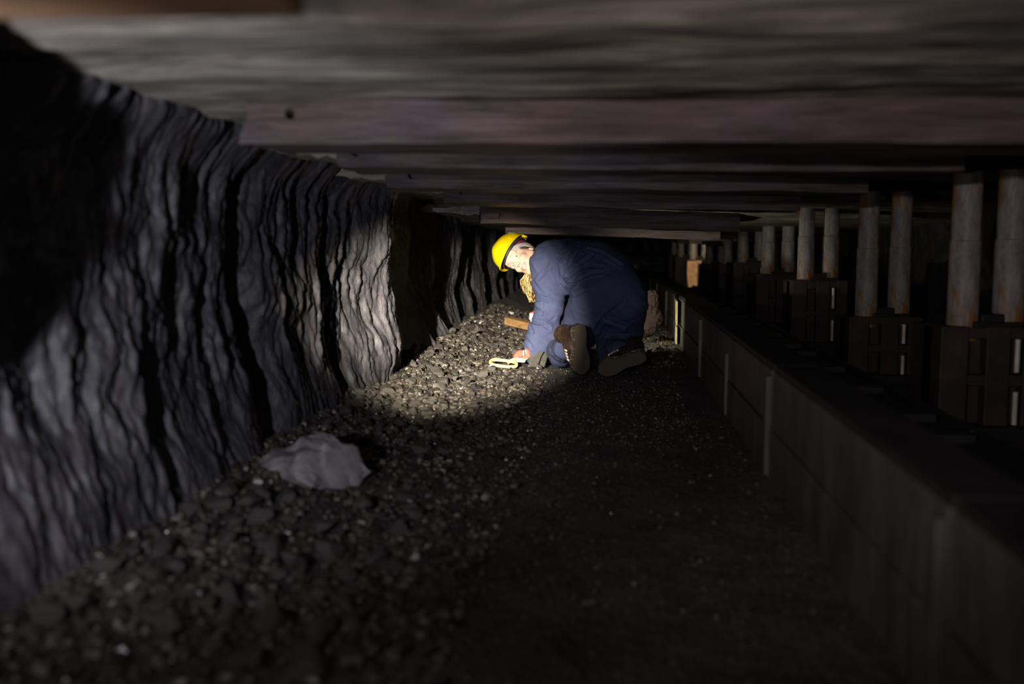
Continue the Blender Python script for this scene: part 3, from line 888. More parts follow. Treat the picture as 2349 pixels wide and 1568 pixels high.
# single lumps one can name
for px, py, rpx, lab in (
    (985, 838, 20, 'large rounded grey lump at the wall foot where the dark recess begins'),
    (1018, 838, 14, 'dark wedge-shaped lump right of the large rounded lump'),
    (1003, 856, 17, 'squat grey lump directly in front of the large rounded lump'),
    (1018, 876, 20, 'broad brownish lump in front of the cluster at the wall foot'),
    (958, 868, 15, 'angular lump left of the broad brownish lump'),
    (890, 895, 24, 'big angular lump at the edge of the black recess'),
    (955, 925, 18, 'wedge-shaped lump on the edge of the lamplit gravel'),
    (985, 930, 13, 'small pointed lump right of the wedge-shaped lump'),
    (830, 965, 22, 'block-shaped lump at the wall foot behind the stone slab'),
    (520, 1120, 34, 'dull block-shaped lump at the wall foot, left of the stone slab'),
    (250, 1290, 42, 'large blurred lump at the wall foot, lower left'),
    (1262, 1150, 14, 'lone pale lump on the dark open floor'),
):
    p = on_floor(px, py + rpx * 0.4)
    put_lump(p.x, p.y, rpx * mpp(p.y) * 1.15, lab, 'nameable lumps along the wall foot')

zones = [  # n, x range, y range, r range, label
    (80, (-1.02, -0.55), (4.35, 6.6), (0.020, 0.042), 'angular coal lump in the lamplit rubble beside the tool handle', 'lamplit rubble lumps'),
    (34, (-1.02, -0.45), (6.6, 9.6), (0.025, 0.045), 'coal lump in the rubble around and beyond the orange plank', 'lumps beyond the plank'),
    (60, (-0.98, -0.52), (3.15, 4.35), (0.018, 0.036), 'dim coal lump in the rubble between stone slab and lamplit gravel', 'rubble lumps beyond the slab'),
    (82, (-0.99, -0.45), (1.45, 2.72), (0.018, 0.046), 'blurred dark lump in the rubble on the camera side of the stone slab', 'rubble lumps before the slab'),
    (30, (0.14, 0.44), (5.85, 7.0), (0.014, 0.032), 'glinting lump in the gravel heap between person and conveyor', 'lumps by the conveyor'),
]
for n, xr_, yr_, rr, lab, grp in zones:
    k = 0
    for _ in range(n * 14):
        if k >= n: break
        x = xr_[0] + (xr_[1] - xr_[0]) * random.random() ** 1.4
        y = random.uniform(*yr_); r = random.uniform(*rr) * random.uniform(0.8, 1.2)
        if free(x, y, r):
            put_lump(x, y, r, lab, grp); k += 1

# gravel that nobody could count: one object
V0, F0 = ico(1)
GV, GF, off = [], [], 0
gen = np.random.default_rng(21)
variants = []
for s in range(24):
    v, f = rock_shape(1, 9, 300 + s, 0.75, 0.0)
    variants.append(v * np.array([1, 1, gen.uniform(0.55, 1.0)]))
def scatter(n, xr_, yr_, rr, powx=1.0, lift=0.25):
    global off
    x = xr_[0] + (xr_[1] - xr_[0]) * gen.random(n) ** powx
    y = yr_[0] * (yr_[1] / yr_[0]) ** gen.random(n)
    r = rr[0] * (rr[1] / rr[0]) ** gen.random(n)
    wx = wall_x(y, np.full(n, 0.08))
    ok = (x > wx - 0.01) & (x < XP - 0.02)
    for (a, b, q) in [(SLAB[0], SLAB[1], 0.15)] + [(bx, by, bq * 0.7) for bx, by, bq in BODY_KEEP]:
        ok &= (x - a) ** 2 + (y - b) ** 2 > q * q
    x, y, r = x[ok], y[ok], r[ok]
    n = len(x)
    z = floor_z(x, y) + r * lift
    A = gen.random((n, 3)) * 6.28
    ca, sa = np.cos(A), np.sin(A)
    Rz = np.zeros((n, 3, 3)); Rz[:, 0, 0] = ca[:, 0]; Rz[:, 0, 1] = -sa[:, 0]; Rz[:, 1, 0] = sa[:, 0]; Rz[:, 1, 1] = ca[:, 0]; Rz[:, 2, 2] = 1
    t = (A[:, 1] - 3.14) * 0.16; ct, st = np.cos(t), np.sin(t)
    Rx = np.zeros((n, 3, 3)); Rx[:, 0, 0] = 1; Rx[:, 1, 1] = ct; Rx[:, 1, 2] = -st; Rx[:, 2, 1] = st; Rx[:, 2, 2] = ct
    R = Rx @ Rz
    base = np.stack([variants[i] for i in gen.integers(0, 24, n)])
    P = np.einsum('nij,nkj->nki', R, base) * r[:, None, None] + np.stack([x, y, z], 1)[:, None, :]
    nv = base.shape[1]
    GV.append(P.reshape(-1, 3))
    GF.append((F0[None] + (np.arange(n) * nv)[:, None, None]).reshape(-1, 3) + off)
    off += n * nv
scatter(3600, (-1.04, -0.30), (3.8, 9.5), (0.010, 0.026), 1.5)
scatter(4600, (-1.02, -0.25), (1.15, 4.2), (0.007, 0.021), 1.7)
scatter(9000, (-0.95, 0.35), (3.4, 8.5), (0.0035, 0.0105), 1.25)
scatter(1600, (-0.6, 0.46), (1.5, 4.2), (0.003, 0.009), 1.0)
scatter(700, (0.12, 0.46), (5.6, 8.0), (0.008, 0.018), 1.0)
me = mesh_np('gravel', np.concatenate(GV), np.concatenate(GF))
tag(obj('gravel', me, M['gravel'], loc=(-0.5, 5, 0)), 'loose coal gravel strewn over the gallery floor', 'gravel', kind='stuff')

# named pale stones
for px, py, r, lab in ((1127, 849, 0.026, 'small whitish stone just below the yellow handle loop'),
                       (1173, 722, 0.030, 'small whitish stone on the rubble behind the orange plank'),
                       (592, 1112, 0.014, 'small whitish pebble at the slab\'s left foot')):
    p = on_floor(px, py)
    me = rock_mesh('pale_stone', 2, 8, int(px), 0.8, 0.04, r)
    me.transform(Matrix.Translation((p.x, p.y, p.z + r * 0.45)))
    tag(obj('pale_stone', me, M['pale_stone'], loc=(p.x, p.y, p.z)), lab, 'stone')

# rust-red upright lump right of the person
a, b = at(1501, 664, Y=6.75), at(1496, 770, Y=6.75)
lump = Field(np.arange(b.x - .12, b.x + .12, .004), np.arange(6.63, 6.87, .004), np.arange(b.z - .03, a.z + .03, .004))
lump.chain([(at(1498, 679, Y=6.75), 14 * mpp(6.75)), (at(1494, 704, Y=6.75), 14 * mpp(6.75)), (at(1501, 732, Y=6.74), 17 * mpp(6.75)), (at(1490, 754, Y=6.74), 16 * mpp(6.75))], .012)
V, F = lump.mesh(); V = lap_smooth(V, F, 2, .5)
V = V + vnormals(V, F) * (0.010 * fbm(V[:, 0] * 40, V[:, 1] * 40, V[:, 2] * 40, 4))[:, None]
me = mesh_np('rust_lump', V, F, True)
tag(obj('rust_lump', me, M['rust_rock'], loc=(b.x, 6.75, b.z)), 'upright rust-red rough lump between the person\'s hip and the conveyor', 'stone')

# orange plank behind the arm
pA, pB = at(1166, 729, Y=7.6), at(1262, 752, Y=7.3)
ax = (pB - pA); L = ax.length; ax.normalize()
m = MB().box((0, -0.045, -0.028), (L, 0.045, 0.028), 0.006)
me = m.mesh('plank')
rot = ax.to_track_quat('X', 'Z').to_matrix().to_4x4()
me.transform(Matrix.Translation(pA + Vector((0, 0, -0.02))) @ rot)
tag(obj('plank', me, M['plank'], loc=pA), 'short orange wooden plank lying on the rubble behind the sleeve', 'plank')

# ------------------------------------------------------------------ the person
nrm = lambda v: Vector(v).normalized()
EYE = at(1178.5, 599.0, Y=5.76)
Cc = -nrm(EYE - CAM)
HU = nrm(RGT * -0.886 + UPV * 0.464 - Cc * 0.28)
HF = Cc * math.cos(math.radians(27)) + (RGT * -0.464 - UPV * 0.886) * math.sin(math.radians(27))
HF = nrm(HF - HU * HF.dot(HU))
HL = HU.cross(HF)
HC = EYE - HF * 0.086 - HU * 0.004
HR = np.array([HL[:], HF[:], HU[:]])
def hp(l, f, u):
    return HC + HL * l + HF * f + HU * u
def to_head(P):
    return (P - np.array(HC[:])) @ HR.T

def jn(px, py, Y, r):
    return (at(px, py, Y=Y), r)

TORSO = [jn(1408, 672, 5.42, .158), jn(1368, 624, 5.58, .150), jn(1318, 618, 5.72, .140), jn(1272, 606, 5.84, .118)]
HIPL = [jn(1362, 690, 5.42, .135), jn(1325, 765, 5.52, .098), jn(1292, 815, 5.60, .070)]
SHINL = [jn(1292, 815, 5.60, .066), jn(1286, 806, 5.40, .062), jn(1296, 800, 5.23, .056)]
HIPR = [jn(1434, 690, 5.37, .128), jn(1424, 765, 5.52, .108), jn(1408, 815, 5.68, .075)]
SHINR = [jn(1408, 815, 5.66, .080), jn(1405, 806, 5.45, .078), jn(1418, 806, 5.27, .064)]
ARML = [jn(1255, 603, 5.69, .102), jn(1259, 655, 5.66, .082), jn(1261, 702, 5.63, .072), jn(1247, 760, 5.60, .075), jn(1233, 797, 5.585, .068), jn(1225, 812, 5.58, .052)]
ARMR = [jn(1300, 590, 6.00, .095), jn(1318, 680, 6.08, .07), jn(1308, 746, 6.10, .056), jn(1262, 738, 6.16, .05), jn(1236, 728, 6.18, .042)]
NECK0 = at(1250, 598, Y=5.86)
BASE = Vector((-0.05, 5.5, 0.0))

def body_limbs(fd, sh, k):
    for ch in (TORSO, HIPL, SHINL, HIPR, SHINR, ARML, ARMR):
        fd.chain([(p, max(r - sh, 0.018)) for p, r in ch], k)

# --- body: head, neck and limbs in one skin
xs = axis(-0.72, 0.24, 0.009, 0.0022, -0.665, -0.375)
ysb = axis(5.08, 6.36, 0.009, 0.0022, 5.62, 5.98)
zs = axis(-0.02, 0.80, 0.009, 0.0022, 0.455, 0.765)
B = Field(xs, ysb, zs)
body_limbs(B, 0.026, 0.03)
hk = dict(k=0.015)
B.ellip(hp(0, -0.012, 0.038), HR, (.074, .094, .086), 0.02)
B.ellip(hp(0, 0.022, -0.030), HR, (.061, .070, .088), 0.02)
for s in (-1, 1):
    B.cone(hp(s * .054, 0.005, -.052), hp(s * .022, 0.068, -.100), .020, .017, 0.022)
    B.ellip(hp(s * .037, .062, -.034), HR, (.022, .024, .020), 0.016)
    B.cone(hp(s * .012, .087, .026), hp(s * .047, .070, .024), .0085, .008, 0.012)
    B.ellip(hp(s * .074, -.022, -.022), HR, (.009, .018, .027), 0.006)
B.ellip(hp(0, .074, -.104), HR, (.020, .017, .016), 0.018)
B.ellip(hp(0, .074, .045), HR, (.05, .02, .03), 0.025)
B.cone(hp(0, .085, .012), hp(0, .108, -.027), .0075, .0085, 0.012)
for s in (-1, 1):
    B.ellip(hp(s * .0105, .097, -.032), HR, (.007, .009, .0065), 0.007)
    B.ellip(hp(s * .031, .098, .003), HR, (.018, .017, .0125), 0.010, 'sub')
    B.ellip(hp(s * .0072, .105, -.0395), HR, (.0040, .007, .0034), 0.002, 'sub')
    # lids around the eyes
    B.cone(hp(s * .0185, .080, .0076), hp(s * .0435, .0745, .0066), .0068, .0060, 0.004)
    B.cone(hp(s * .0185, .079, -.0060), hp(s * .0435, .0735, -.0040), .0056, .0052, 0.004)
# smile
for q in range(8):
    a0, a1 = -1 + q / 4, -1 + (q + 1) / 4
    f = lambda a: (a * .029, .091 - .020 * a * a, -.062 + .008 * a * a)
    g = lambda a: (a * .027, .090 - .020 * a * a, -.080 + .021 * a * a)
    B.cone(hp(*f(a0)), hp(*f(a1)), .0048, .0048, 0.005)
    B.cone(hp(*g(a0)), hp(*g(a1)), .0054, .0054, 0.005)
for q in range(8):
    a0, a1 = -.9 + q * .225, -.9 + (q + 1) * .225
    f = lambda a: (a * .025, .099 - .020 * a * a, -.0700 + .012 * a * a)
    B.cone(hp(*f(a0)), hp(*f(a1)), .0052 * (1 - .4 * abs(a0)), .0052 * (1 - .4 * abs(a1)), 0.002, 'sub')
# smile folds
for s in (-1, 1):
    B.cone(hp(s * .020, .094, -.040), hp(s * .038, .074, -.066), .0022, .0022, 0.004, 'sub')
B.cone(hp(0, -.02, -.06), NECK0, .054, .060, 0.03)
Vb, Fb = B.mesh()
Vb = lap_smooth(Vb, Fb, 1, 0.4)
Q = to_head(Vb[Fb].mean(1))
mi = np.zeros(len(Fb), dtype=np.int32)
l, f, u = Q[:, 0], Q[:, 1], Q[:, 2]
a = l / .027
up_l = np.abs(u - (-.062 + .008 * a * a)) < .0036
lo_l = np.abs(u - (-.081 + .021 * a * a)) < .0040
mi[(np.abs(a) < 1.08) & (f > .058) & (up_l | lo_l)] = 1
mi[(np.abs(a) < 0.95) & (f > .05) & (np.abs(u - (-.0705 + .012 * a * a)) < .0036 * (1.1 - .5 * np.abs(a)))] = 2
bl = np.abs(np.abs(l) - .031)
mi[(bl < .018) & (f > .055) & (np.abs(u - (.0275 - 10 * (np.abs(l) - .028) ** 2)) < .0020)] = 3
mi[(np.hypot(np.abs(l) - .0072, u + .0392) < .0026) & (f > .085)] = 2  # nostril shade put in as dark colour
me = mesh_np('person', Vb, Fb, True)
person = obj('person', me, [M['skin'], M['lips'], M['mouth'], M['brow']], loc=BASE)
me.polygons.foreach_set('material_index', mi)
tag(person, 'person in navy coverall and yellow helmet kneeling on all fours, smiling back over the shoulder', 'person')

def part(name, V, F, mat, parent=None, smooth=True):
    return obj(name, mesh_np(name, V, F, smooth), mat, parent or person, loc=None)

# --- eyes, teeth
for s in (-1, 1):
    c = hp(s * .031, .0705, .0015)
    o = obj('eye', MB().sphere(c, .0125, 24).mesh('eye', True), M['eye_white'], person, loc=c)
    look = nrm(Cc + HF * 0.25)
    ic = c + look * .0090
    ir = MB().sphere(ic, .0062, 20, (1, 1, 1)).mesh('iris', True)
    obj('iris', ir, M['iris'], o, loc=ic)
pts = [hp(a * .024, .0905 - .020 * a * a, -.0690 + .012 * a * a) for a in np.linspace(-1, 1, 15)]
obj('teeth', MB().tube(pts, [.0028 + .0022 * (1 - abs(a)) for a in np.linspace(-1, 1, 15)], 8).mesh('teeth', True), M['teeth'], person)

# --- coverall
Fc = Field(np.arange(-0.60, 0.225, 0.0045), np.arange(5.10, 6.32, 0.0045), np.arange(-0.02, 0.765, 0.0045))
body_limbs(Fc, 0.0, 0.045)
Fc.cone(*[jn(1345, 610, 5.66, .150)[0], jn(1392, 640, 5.50, .150)[0]], .140, .150, 0.05)
Fc.cone(at(1300, 796, Y=5.40), at(1284, 812, Y=5.44), .055, .060, 0.03)
Fc.cone(at(1262, 585, Y=5.74), at(1300, 586, Y=5.86), .085, .100, 0.04)          # shoulder yoke
Fc.ellip(at(1222, 814, Y=5.58), np.eye(3), (.03, .05, .03), 0.01, 'sub')          # open cuff
Fc.ellip(at(1287, 800, Y=5.16), np.eye(3), (.05, .045, .05), 0.01, 'sub')
Vc, Fq = Fc.mesh()
Vc = lap_smooth(Vc, Fq, 2, 0.5)
N = vnormals(Vc, Fq)
X, Y, Z = Vc.T
w1 = fbm(X * 5 + Z * 3, Y * 5, Z * 9 - X * 4, 3)
w2 = 1 - np.abs(pnoise(X * 9 + 3, Y * 7, Z * 14 + X * 8)) * 2
Vc = Vc + N * (0.007 * w1 + 0.0045 * w2)[:, None]
# folds and seams drawn along the cloth
fwd, rgt, upv, cam = (np.array(v[:]) for v in (FWD, RGT, UPV, CAM))
D = Vc - cam
dep = D @ fwd
PX = CX + FPX * (D @ rgt) / dep; PY = CY - FPX * (D @ upv) / dep
front = (N * D).sum(1) < 0
FOLDS = [
    (.0085, 2.6, [(1224, 706), (1233, 708), (1241, 714), (1245, 720)]), (.0085, 2.8, [(1219, 738), (1231, 741), (1244, 743), (1258, 753)]),
    (.006, 2.2, [(1217, 745), (1220, 755), (1223, 762)]), (.007, 2.6, [(1230, 689), (1244, 686), (1258, 692)]),
    (.006, 2.4, [(1206, 776), (1214, 785), (1221, 797)]), (.005, 2.4, [(1256, 742), (1265, 735), (1272, 728)]),
    (.0025, 1.5, [(1245, 686), (1246, 710), (1245, 735), (1240, 768), (1236, 800)]),
    (.005, 2.5, [(1226, 650), (1240, 668), (1252, 678)]), (.005, 2.5, [(1236, 640), (1252, 622), (1262, 604)]),
    (.010, 2.4, [(1280, 589), (1288, 602), (1292, 616), (1293, 630), (1290, 642), (1298, 651), (1319, 652)]),
    (.008, 2.8, [(1302, 630), (1319, 616), (1340, 599), (1363, 583)]), (.009, 3.0, [(1298, 641), (1326, 619), (1347, 610), (1381, 613)]),
    (.006, 2.5, [(1309, 606), (1316, 589), (1324, 577)]), (.010, 2.4, [(1351, 572), (1382, 581), (1410, 599), (1424, 608)]),
    (.006, 2.6, [(1330, 640), (1352, 628), (1380, 624)]),
    (.012, 3.0, [(1368, 758), (1376, 740), (1386, 727), (1405, 712), (1428, 690)]), (.008, 2.4, [(1384, 729), (1410, 741), (1432, 749)]),
    (.006, 2.6, [(1438, 705), (1455, 711), (1473, 721)]), (.006, 2.6, [(1298, 680), (1318, 678), (1340, 668)]),
    (.006, 2.4, [(1290, 770), (1306, 752), (1326, 745)]), (.005, 2.4, [(1390, 775), (1412, 766), (1440, 765)]),
    (.005, 2.4, [(1375, 800), (1392, 780), (1400, 765)]), (.005, 2.2, [(1264, 800), (1272, 818), (1288, 826)]), (.005, 2.2, [(1262, 815), (1275, 828), (1294, 834)]),
]
disp = np.zeros(len(Vc))
for dpt, wd, pl in FOLDS:
    dm = np.full(len(Vc), 1e9)
    for (x0, y0), (x1, y1) in zip(pl[:-1], pl[1:]):
        dx, dy = x1 - x0, y1 - y0
        t = np.clip(((PX - x0) * dx + (PY - y0) * dy) / (dx * dx + dy * dy), 0, 1)
        dm = np.minimum(dm, np.hypot(PX - x0 - t * dx, PY - y0 - t * dy))
    disp += dpt * (-np.exp(-(dm / wd) ** 2) + 0.55 * np.exp(-((dm - 2.4 * wd) / (1.3 * wd)) ** 2))
Vc = Vc + N * (disp * front)[:, None]
part('coverall', Vc, Fq, M['navy'])

# --- helmet
HH = hp(0, -0.006, 0.060)
nth, nph = 96, 26
def dome(k, u0=0.0):
    P = []
    for j in range(nph):
        ph = (j / (nph - 1)) * math.pi / 2
        for i in range(nth):
            th = 2 * math.pi * i / nth
            cx_, sx_ = math.cos(th), math.sin(th)        # cx_: forward, sx_: left
            r = math.cos(ph) ** 0.80
            ridge = 0.006 * math.exp(-(sx_ * r / 0.22) ** 2) * sstep(0.15, 0.6, math.sin(ph))
            P.append(HH + HF * (cx_ * r * (.136 + k)) + HL * (sx_ * r * (.113 + k)) + HU * (u0 + math.sin(ph) * (.110 + k) + float(ridge)))
    F = []
    for j in range(nph - 1):
        for i in range(nth):
            F.append((j * nth + i, j * nth + (i + 1) % nth, (j + 1) * nth + (i + 1) % nth, (j + 1) * nth + i))
    return P, F
P, Fh = dome(0)
Pi, Fi = dome(-0.004)
n0 = len(P)
Fall = Fh + [tuple(x + n0 for x in reversed(q)) for q in Fi] + [(i, i + n0, (i + 1) % nth + n0, (i + 1) % nth) for i in range(nth)]
hel = part('helmet', [p[:] for p in P + Pi], Fall, M['yellow'])
# brim: gutter all round, peak at the front
R0, R1, R2, R3 = [], [], [], []
for i in range(nth):
    th = 2 * math.pi * i / nth
    cx_, sx_ = math.cos(th), math.sin(th)
    pk = max(0.0, cx_) ** 5 * .042 + .0045 + .006 * max(0.0, -cx_) ** 2
    rad = HF * cx_ * .136 + HL * sx_ * .113
    d = nrm(rad)
    dr = -HU * (.002 + max(0.0, cx_) ** 5 * .016)
    R0.append(HH + rad * 0.995 + HU * .006); R1.append(HH + rad + d * pk + dr + HU * .004)
    R2.append(HH + rad + d * pk + dr - HU * .004); R3.append(HH + rad * 0.985 - HU * .003)
PB = R0 + R1 + R2 + R3
FB = []
for a in range(4):
    b = (a + 1) % 4
    for i in range(nth):
        j = (i + 1) % nth
        FB.append((a * nth + i, a * nth + j, b * nth + j, b * nth + i))
me = mesh_np('brim', [p[:] for p in PB], FB, True); me.set_sharp_from_angle(angle=math.radians(45))
obj('brim', me, M['yellow'], hel)
# black band under the brim
bandp = [HH + HF * math.cos(t) * .117 + HL * math.sin(t) * .097 - HU * .006 for t in np.linspace(0, 2 * math.pi, 60, endpoint=False)]
obj('headband', MB().tube(bandp, .0105, 8, closed=True, flat=(HU[:], (1.0, 0.45))).mesh('headband', True), M['black'], hel)
# raised block on the helmet side and dark disc sticker near the crown
def dome_pt(th, ph, k=0.0):
    r = math.cos(ph) ** 0.80
    return HH + HF * (math.cos(th) * r * (.136 + k)) + HL * (math.sin(th) * r * (.113 + k)) + HU * (math.sin(ph) * (.110 + k))
def patch(name, th0, th1, ph0, ph1, k, mat, rnd=False, parent=None):
    n = 14
    V, F = [], []
    for lay in (k, -0.002):
        for i in range(n):
            for j in range(n):
                a, b = i / (n - 1), j / (n - 1)
                if rnd:
                    x, y = 2 * a - 1, 2 * b - 1
                    a, b = 0.5 + 0.5 * x * math.sqrt(1 - y * y / 2), 0.5 + 0.5 * y * math.sqrt(1 - x * x / 2)
                V.append(dome_pt(th0 + (th1 - th0) * a, ph0 + (ph1 - ph0) * b, lay)[:])
    for i in range(n - 1):
        for j in range(n - 1):
            q = (i * n + j, (i + 1) * n + j, (i + 1) * n + j + 1, i * n + j + 1)
            F.append(q); F.append(tuple(x + n * n for x in reversed(q)))
    rim = [(i, 0) for i in range(n)] + [(n - 1, j) for j in range(1, n)] + [(i, n - 1) for i in range(n - 2, -1, -1)] + [(0, j) for j in range(n - 2, 0, -1)]
    for (a, b), (c, d) in zip(rim, rim[1:] + rim[:1]):
        F.append((a * n + b, a * n + b + n * n, c * n + d + n * n, c * n + d))
    me = mesh_np(name, V, F, True); me.set_sharp_from_angle(angle=math.radians(40))
    return obj(name, me, mat, parent or hel)
patch('side_slot', 1.15, 1.62, 0.10, 0.34, 0.0035, M['yellow'])
patch('sticker', 1.70, 2.45, 0.42, 0.86, 0.0012, M['sticker'], True)
patch('sticker_disc', 1.84, 2.31, 0.52, 0.76, 0.0022, M['black'], True)
# chin strap clip at the back
obj('strap_clip', MB().tube([HH + HL * .098 - HF * .060 - HU * .002, HH + HL * .092 - HF * .085 - HU * .018, HH + HL * .075 - HF * .108 - HU * .012], .007, 8).mesh('strap_clip', True), M['yellow'], hel)

# --- knitted cap under the helmet
g = 0.0035
S = Field(*[np.arange(HC[d] - .17, HC[d] + .17, g) for d in range(3)])
S.ellip(hp(0, -0.012, 0.036), HR, (.0835, .103, .095), 0.01)
S.ellip(hp(0, -0.022, 0.000), HR, (.080, .096, .090), 0.02)
pn = nrm(-HU * 0.90 + HF * 0.435)
S.plane_cut(hp(0, .078, .031), (pn)[:])
S.plane_cut(hp(0, 0, .070), HU[:])
Vs, Fs_ = S.mesh()
Vs = lap_smooth(Vs, Fs_, 2, 0.5)
q = to_head(Vs)
Vs = Vs + vnormals(Vs, Fs_) * (0.0006 * np.sin(q @ np.array([0, 0.8, 0.6]) * 420))[:, None]
q = to_head(Vs[Fs_].mean(1))
sd = (q - np.array([0, .078, .030])) @ np.array([0, 0.435, -0.90])
mm = (sd < -0.030).astype(np.int32)
me = mesh_np('knit_cap', Vs, Fs_, True)
o = obj('knit_cap', me, [M['knit_grey'], M['knit_maroon']], person)
me.polygons.foreach_set('material_index', mm)

# --- hair: blond bunch hanging below the chin, dark strands by the ear
hb = MB()
rg = random.Random(5)
for k in range(340):
    sx, sy = rg.uniform(1204, 1230), rg.uniform(626, 640)
    y0 = 5.80 + rg.uniform(-.03, .05)
    ex = 1200 + (sx - 1204) * 1.5 + rg.uniform(-5, 7)
    ey = rg.uniform(655, 694) if ex > 1212 else rg.uniform(650, 676)
    y1 = y0 + rg.uniform(-.05, .03)
    bow = rg.uniform(-9, 2)
    pts = []
    ph = rg.uniform(0, 6.28)
    for t in np.linspace(0, 1, 9):
        x = sx + (ex - sx) * t + bow * math.sin(math.pi * t) + 1.6 * math.sin(ph + t * 7) * t
        if t > 0.9 and rg.random() < 0.25: x += rg.uniform(-7, 5)
        pts.append(at(x, sy + (ey - sy) * t, Y=y0 + (y1 - y0) * t + .012 * math.cos(ph + t * 7) * t))
    hb.tube(pts, [.0024 * (1 - 0.7 * t) for t in np.linspace(0, 1, 9)], 5)
o = obj('hair', hb.mesh('hair', True), M['hair'], person)
o['label'] = 'long blond hair hanging below the chin'

db = MB()
for k in range(26):
    v = rg.uniform(-.010, .008); e = rg.uniform(-.004, .004)
    db.tube([hp(.060 + e, .044 + v, .020 + v), hp(.0705 + e, .024 + v, .004 + v), hp(.0755 + e, .004 + v, -.012 + v), hp(.078 + e, -.012 + v, -.034 + v)], [.0022, .0026, .0024, .001], 5)
o = obj('hair', db.mesh('hair', True), M['dark_hair'], person)
o['label'] = 'dark hair strands at the temple under the cap'

# --- boots
def boot(center, T, Nn, label, lace_side, mirror, ws=1.0):
    T, Nn = nrm(T), nrm(Nn)
    T = nrm(T - Nn * T.dot(Nn))
    Sd = T.cross(Nn)
    heel = center - T * .130
    P = lambda t, s, h: heel + T * t + Sd * s - Nn * h
    # outline of the sole (t, left, right)
    prof = [(0, 0), (.006, .020), (.02, .030), (.05, .034), (.085, .031), (.12, .031), (.155, .040), (.185, .046), (.215, .045), (.240, .034), (.254, .018), (.258, 0)]
    L = [(t, w * ws) for t, w in prof]; Rr = [(t, -w * ws * (0.92 if t > .1 else 1)) for t, w in prof[1:-1]]
    out = L + Rr[::-1]
    # smooth the outline
    o2 = []
    n = len(out)
    for i in range(n):
        p0, p1, p2, p3 = (Vector((*out[(i + k - 1) % n], 0)) for k in range(4))
        for t in (0, .25, .5, .75):
            o2.append(tuple((0.5 * ((2 * p1) + (p2 - p0) * t + (2 * p0 - 5 * p1 + 4 * p2 - p3) * t * t + (3 * p1 - p0 - 3 * p2 + p3) * t ** 3))[:2]))
    cen = P(.13, 0, 0.05)
    # local frame object so that the tread follows the sole
    Rm = Matrix((T, Sd, -Nn)).transposed()
    g = .0035
    fld = Field(np.arange(-.02, .29, g), np.arange(-.075, .075, g), np.arange(-.004, .20, g))
    fld.chain([((.055, 0, .030), .039), ((.058, 0, .085), .044), ((.056, 0, .160), .052)], .02)
    fld.chain([((.06, 0, .050), .044), ((.115, 0, .062), .045), ((.165, 0, .046), .044), ((.215, 0, .030), .034)], .03)
    fld.ellip((.19, .0, .02), np.eye(3), (.06, .044, .036), .02)
    fld.plane_cut((0, 0, .012), (0, 0, -1))
    fld.plane_cut((0, 0, .165), (0, 0, 1))
    V, F = fld.mesh(); V = lap_smooth(V, F, 2, .5)
    Nv = vnormals(V, F)
    V = V + Nv * (0.003 * fbm(V[:, 0] * 22, V[:, 1] * 22, V[:, 2] * 22, 3) + 0.0022 * np.sin(V[:, 2] * 140 + V[:, 0] * 60) * sstep(.05, .1, V[:, 2]))[:, None]
    Mw = np.array(Rm)
    V = V @ Mw.T + np.array(heel[:])
    b = obj('boot', mesh_np('boot', V, F, True), M['leather'], person)
    if label: b['label'] = label
    m = MB()
    m.prism([(t, s, 0.024) for t, s in o2], (0, 0, -0.030))
    bmesh.ops.triangulate(m.bm, faces=[f for f in m.bm.faces if len(f.verts) > 4])
    sm = m.mesh('sole')
    so = bpy.data.objects.new('sole', sm); COL.objects.link(so); sm.materials.append(M['sole'])
    so.parent = b
    so.matrix_local = Matrix.Translation(heel - (BASE)) @ Rm.to_4x4()
    # welt stitching rim
    wl = [Vector(heel) + Rm @ Vector((t, s * 1.03, .020)) for t, s in o2]
    obj('welt', MB().tube(wl, .0035, 6, closed=True).mesh('welt', True), M['leather'], b)
    for k in range(4):
        t = .132 + k * .016
        s0 = lace_side
        pts = [P(t - .010, s0 * .026, .100 - k * .007), P(t - .004, s0 * .040, .086 - k * .007), P(t, s0 * .048, .066 - k * .005), P(t + .004, s0 * .049, .050 - k * .004)]
        obj('lace', MB().tube(pts, .0062, 8).mesh('lace', True), M['lace'], b)
    return b
boot(at(1332, 801, Y=5.09), (.03, .04, -1), (.60, -.80, .04), 'upright brown boot standing on its toe, sole to the camera', 1, False, 1.18)
boot(at(1427, 833, Y=5.13), (-.86, -.12, -.42), (.02, -.93, -.34), 'brown boot lying over with its toe to the left', 1, True, 1.04)

# --- gloves
def glove(name, ctr_px, Y, s, chains, palm, label, mats, split):
    c = at(*ctr_px, Y=Y)
    g = .0024
    fld = Field(np.arange(c.x - .11, c.x + .11, g), np.arange(c.y - .09, c.y + .09, g), np.arange(c.z - .08, c.z + .08, g))
    for (a, ra, b, rb) in palm:
        fld.cone(a, b, ra, rb, .014)
    for ch in chains:
        fld.chain(ch, .004)
    V, F = fld.mesh(); V = lap_smooth(V, F, 1, .5)
    me = mesh_np(name, V, F, True)
    o = obj(name, me, mats, person)
    me.polygons.foreach_set('material_index', split(V[F].mean(1)).astype(np.int32))
    if label: o['label'] = label
    return o
Yh = 5.56
palm = [(at(1222, 812, Y=5.58), .030, at(1206, 812, Y=5.56), .033), (at(1206, 810, Y=5.53), .027, at(1190, 812, Y=5.53), .021),
        (at(1206, 812, Y=5.59), .027, at(1190, 812, Y=5.60), .021)]
ch = []
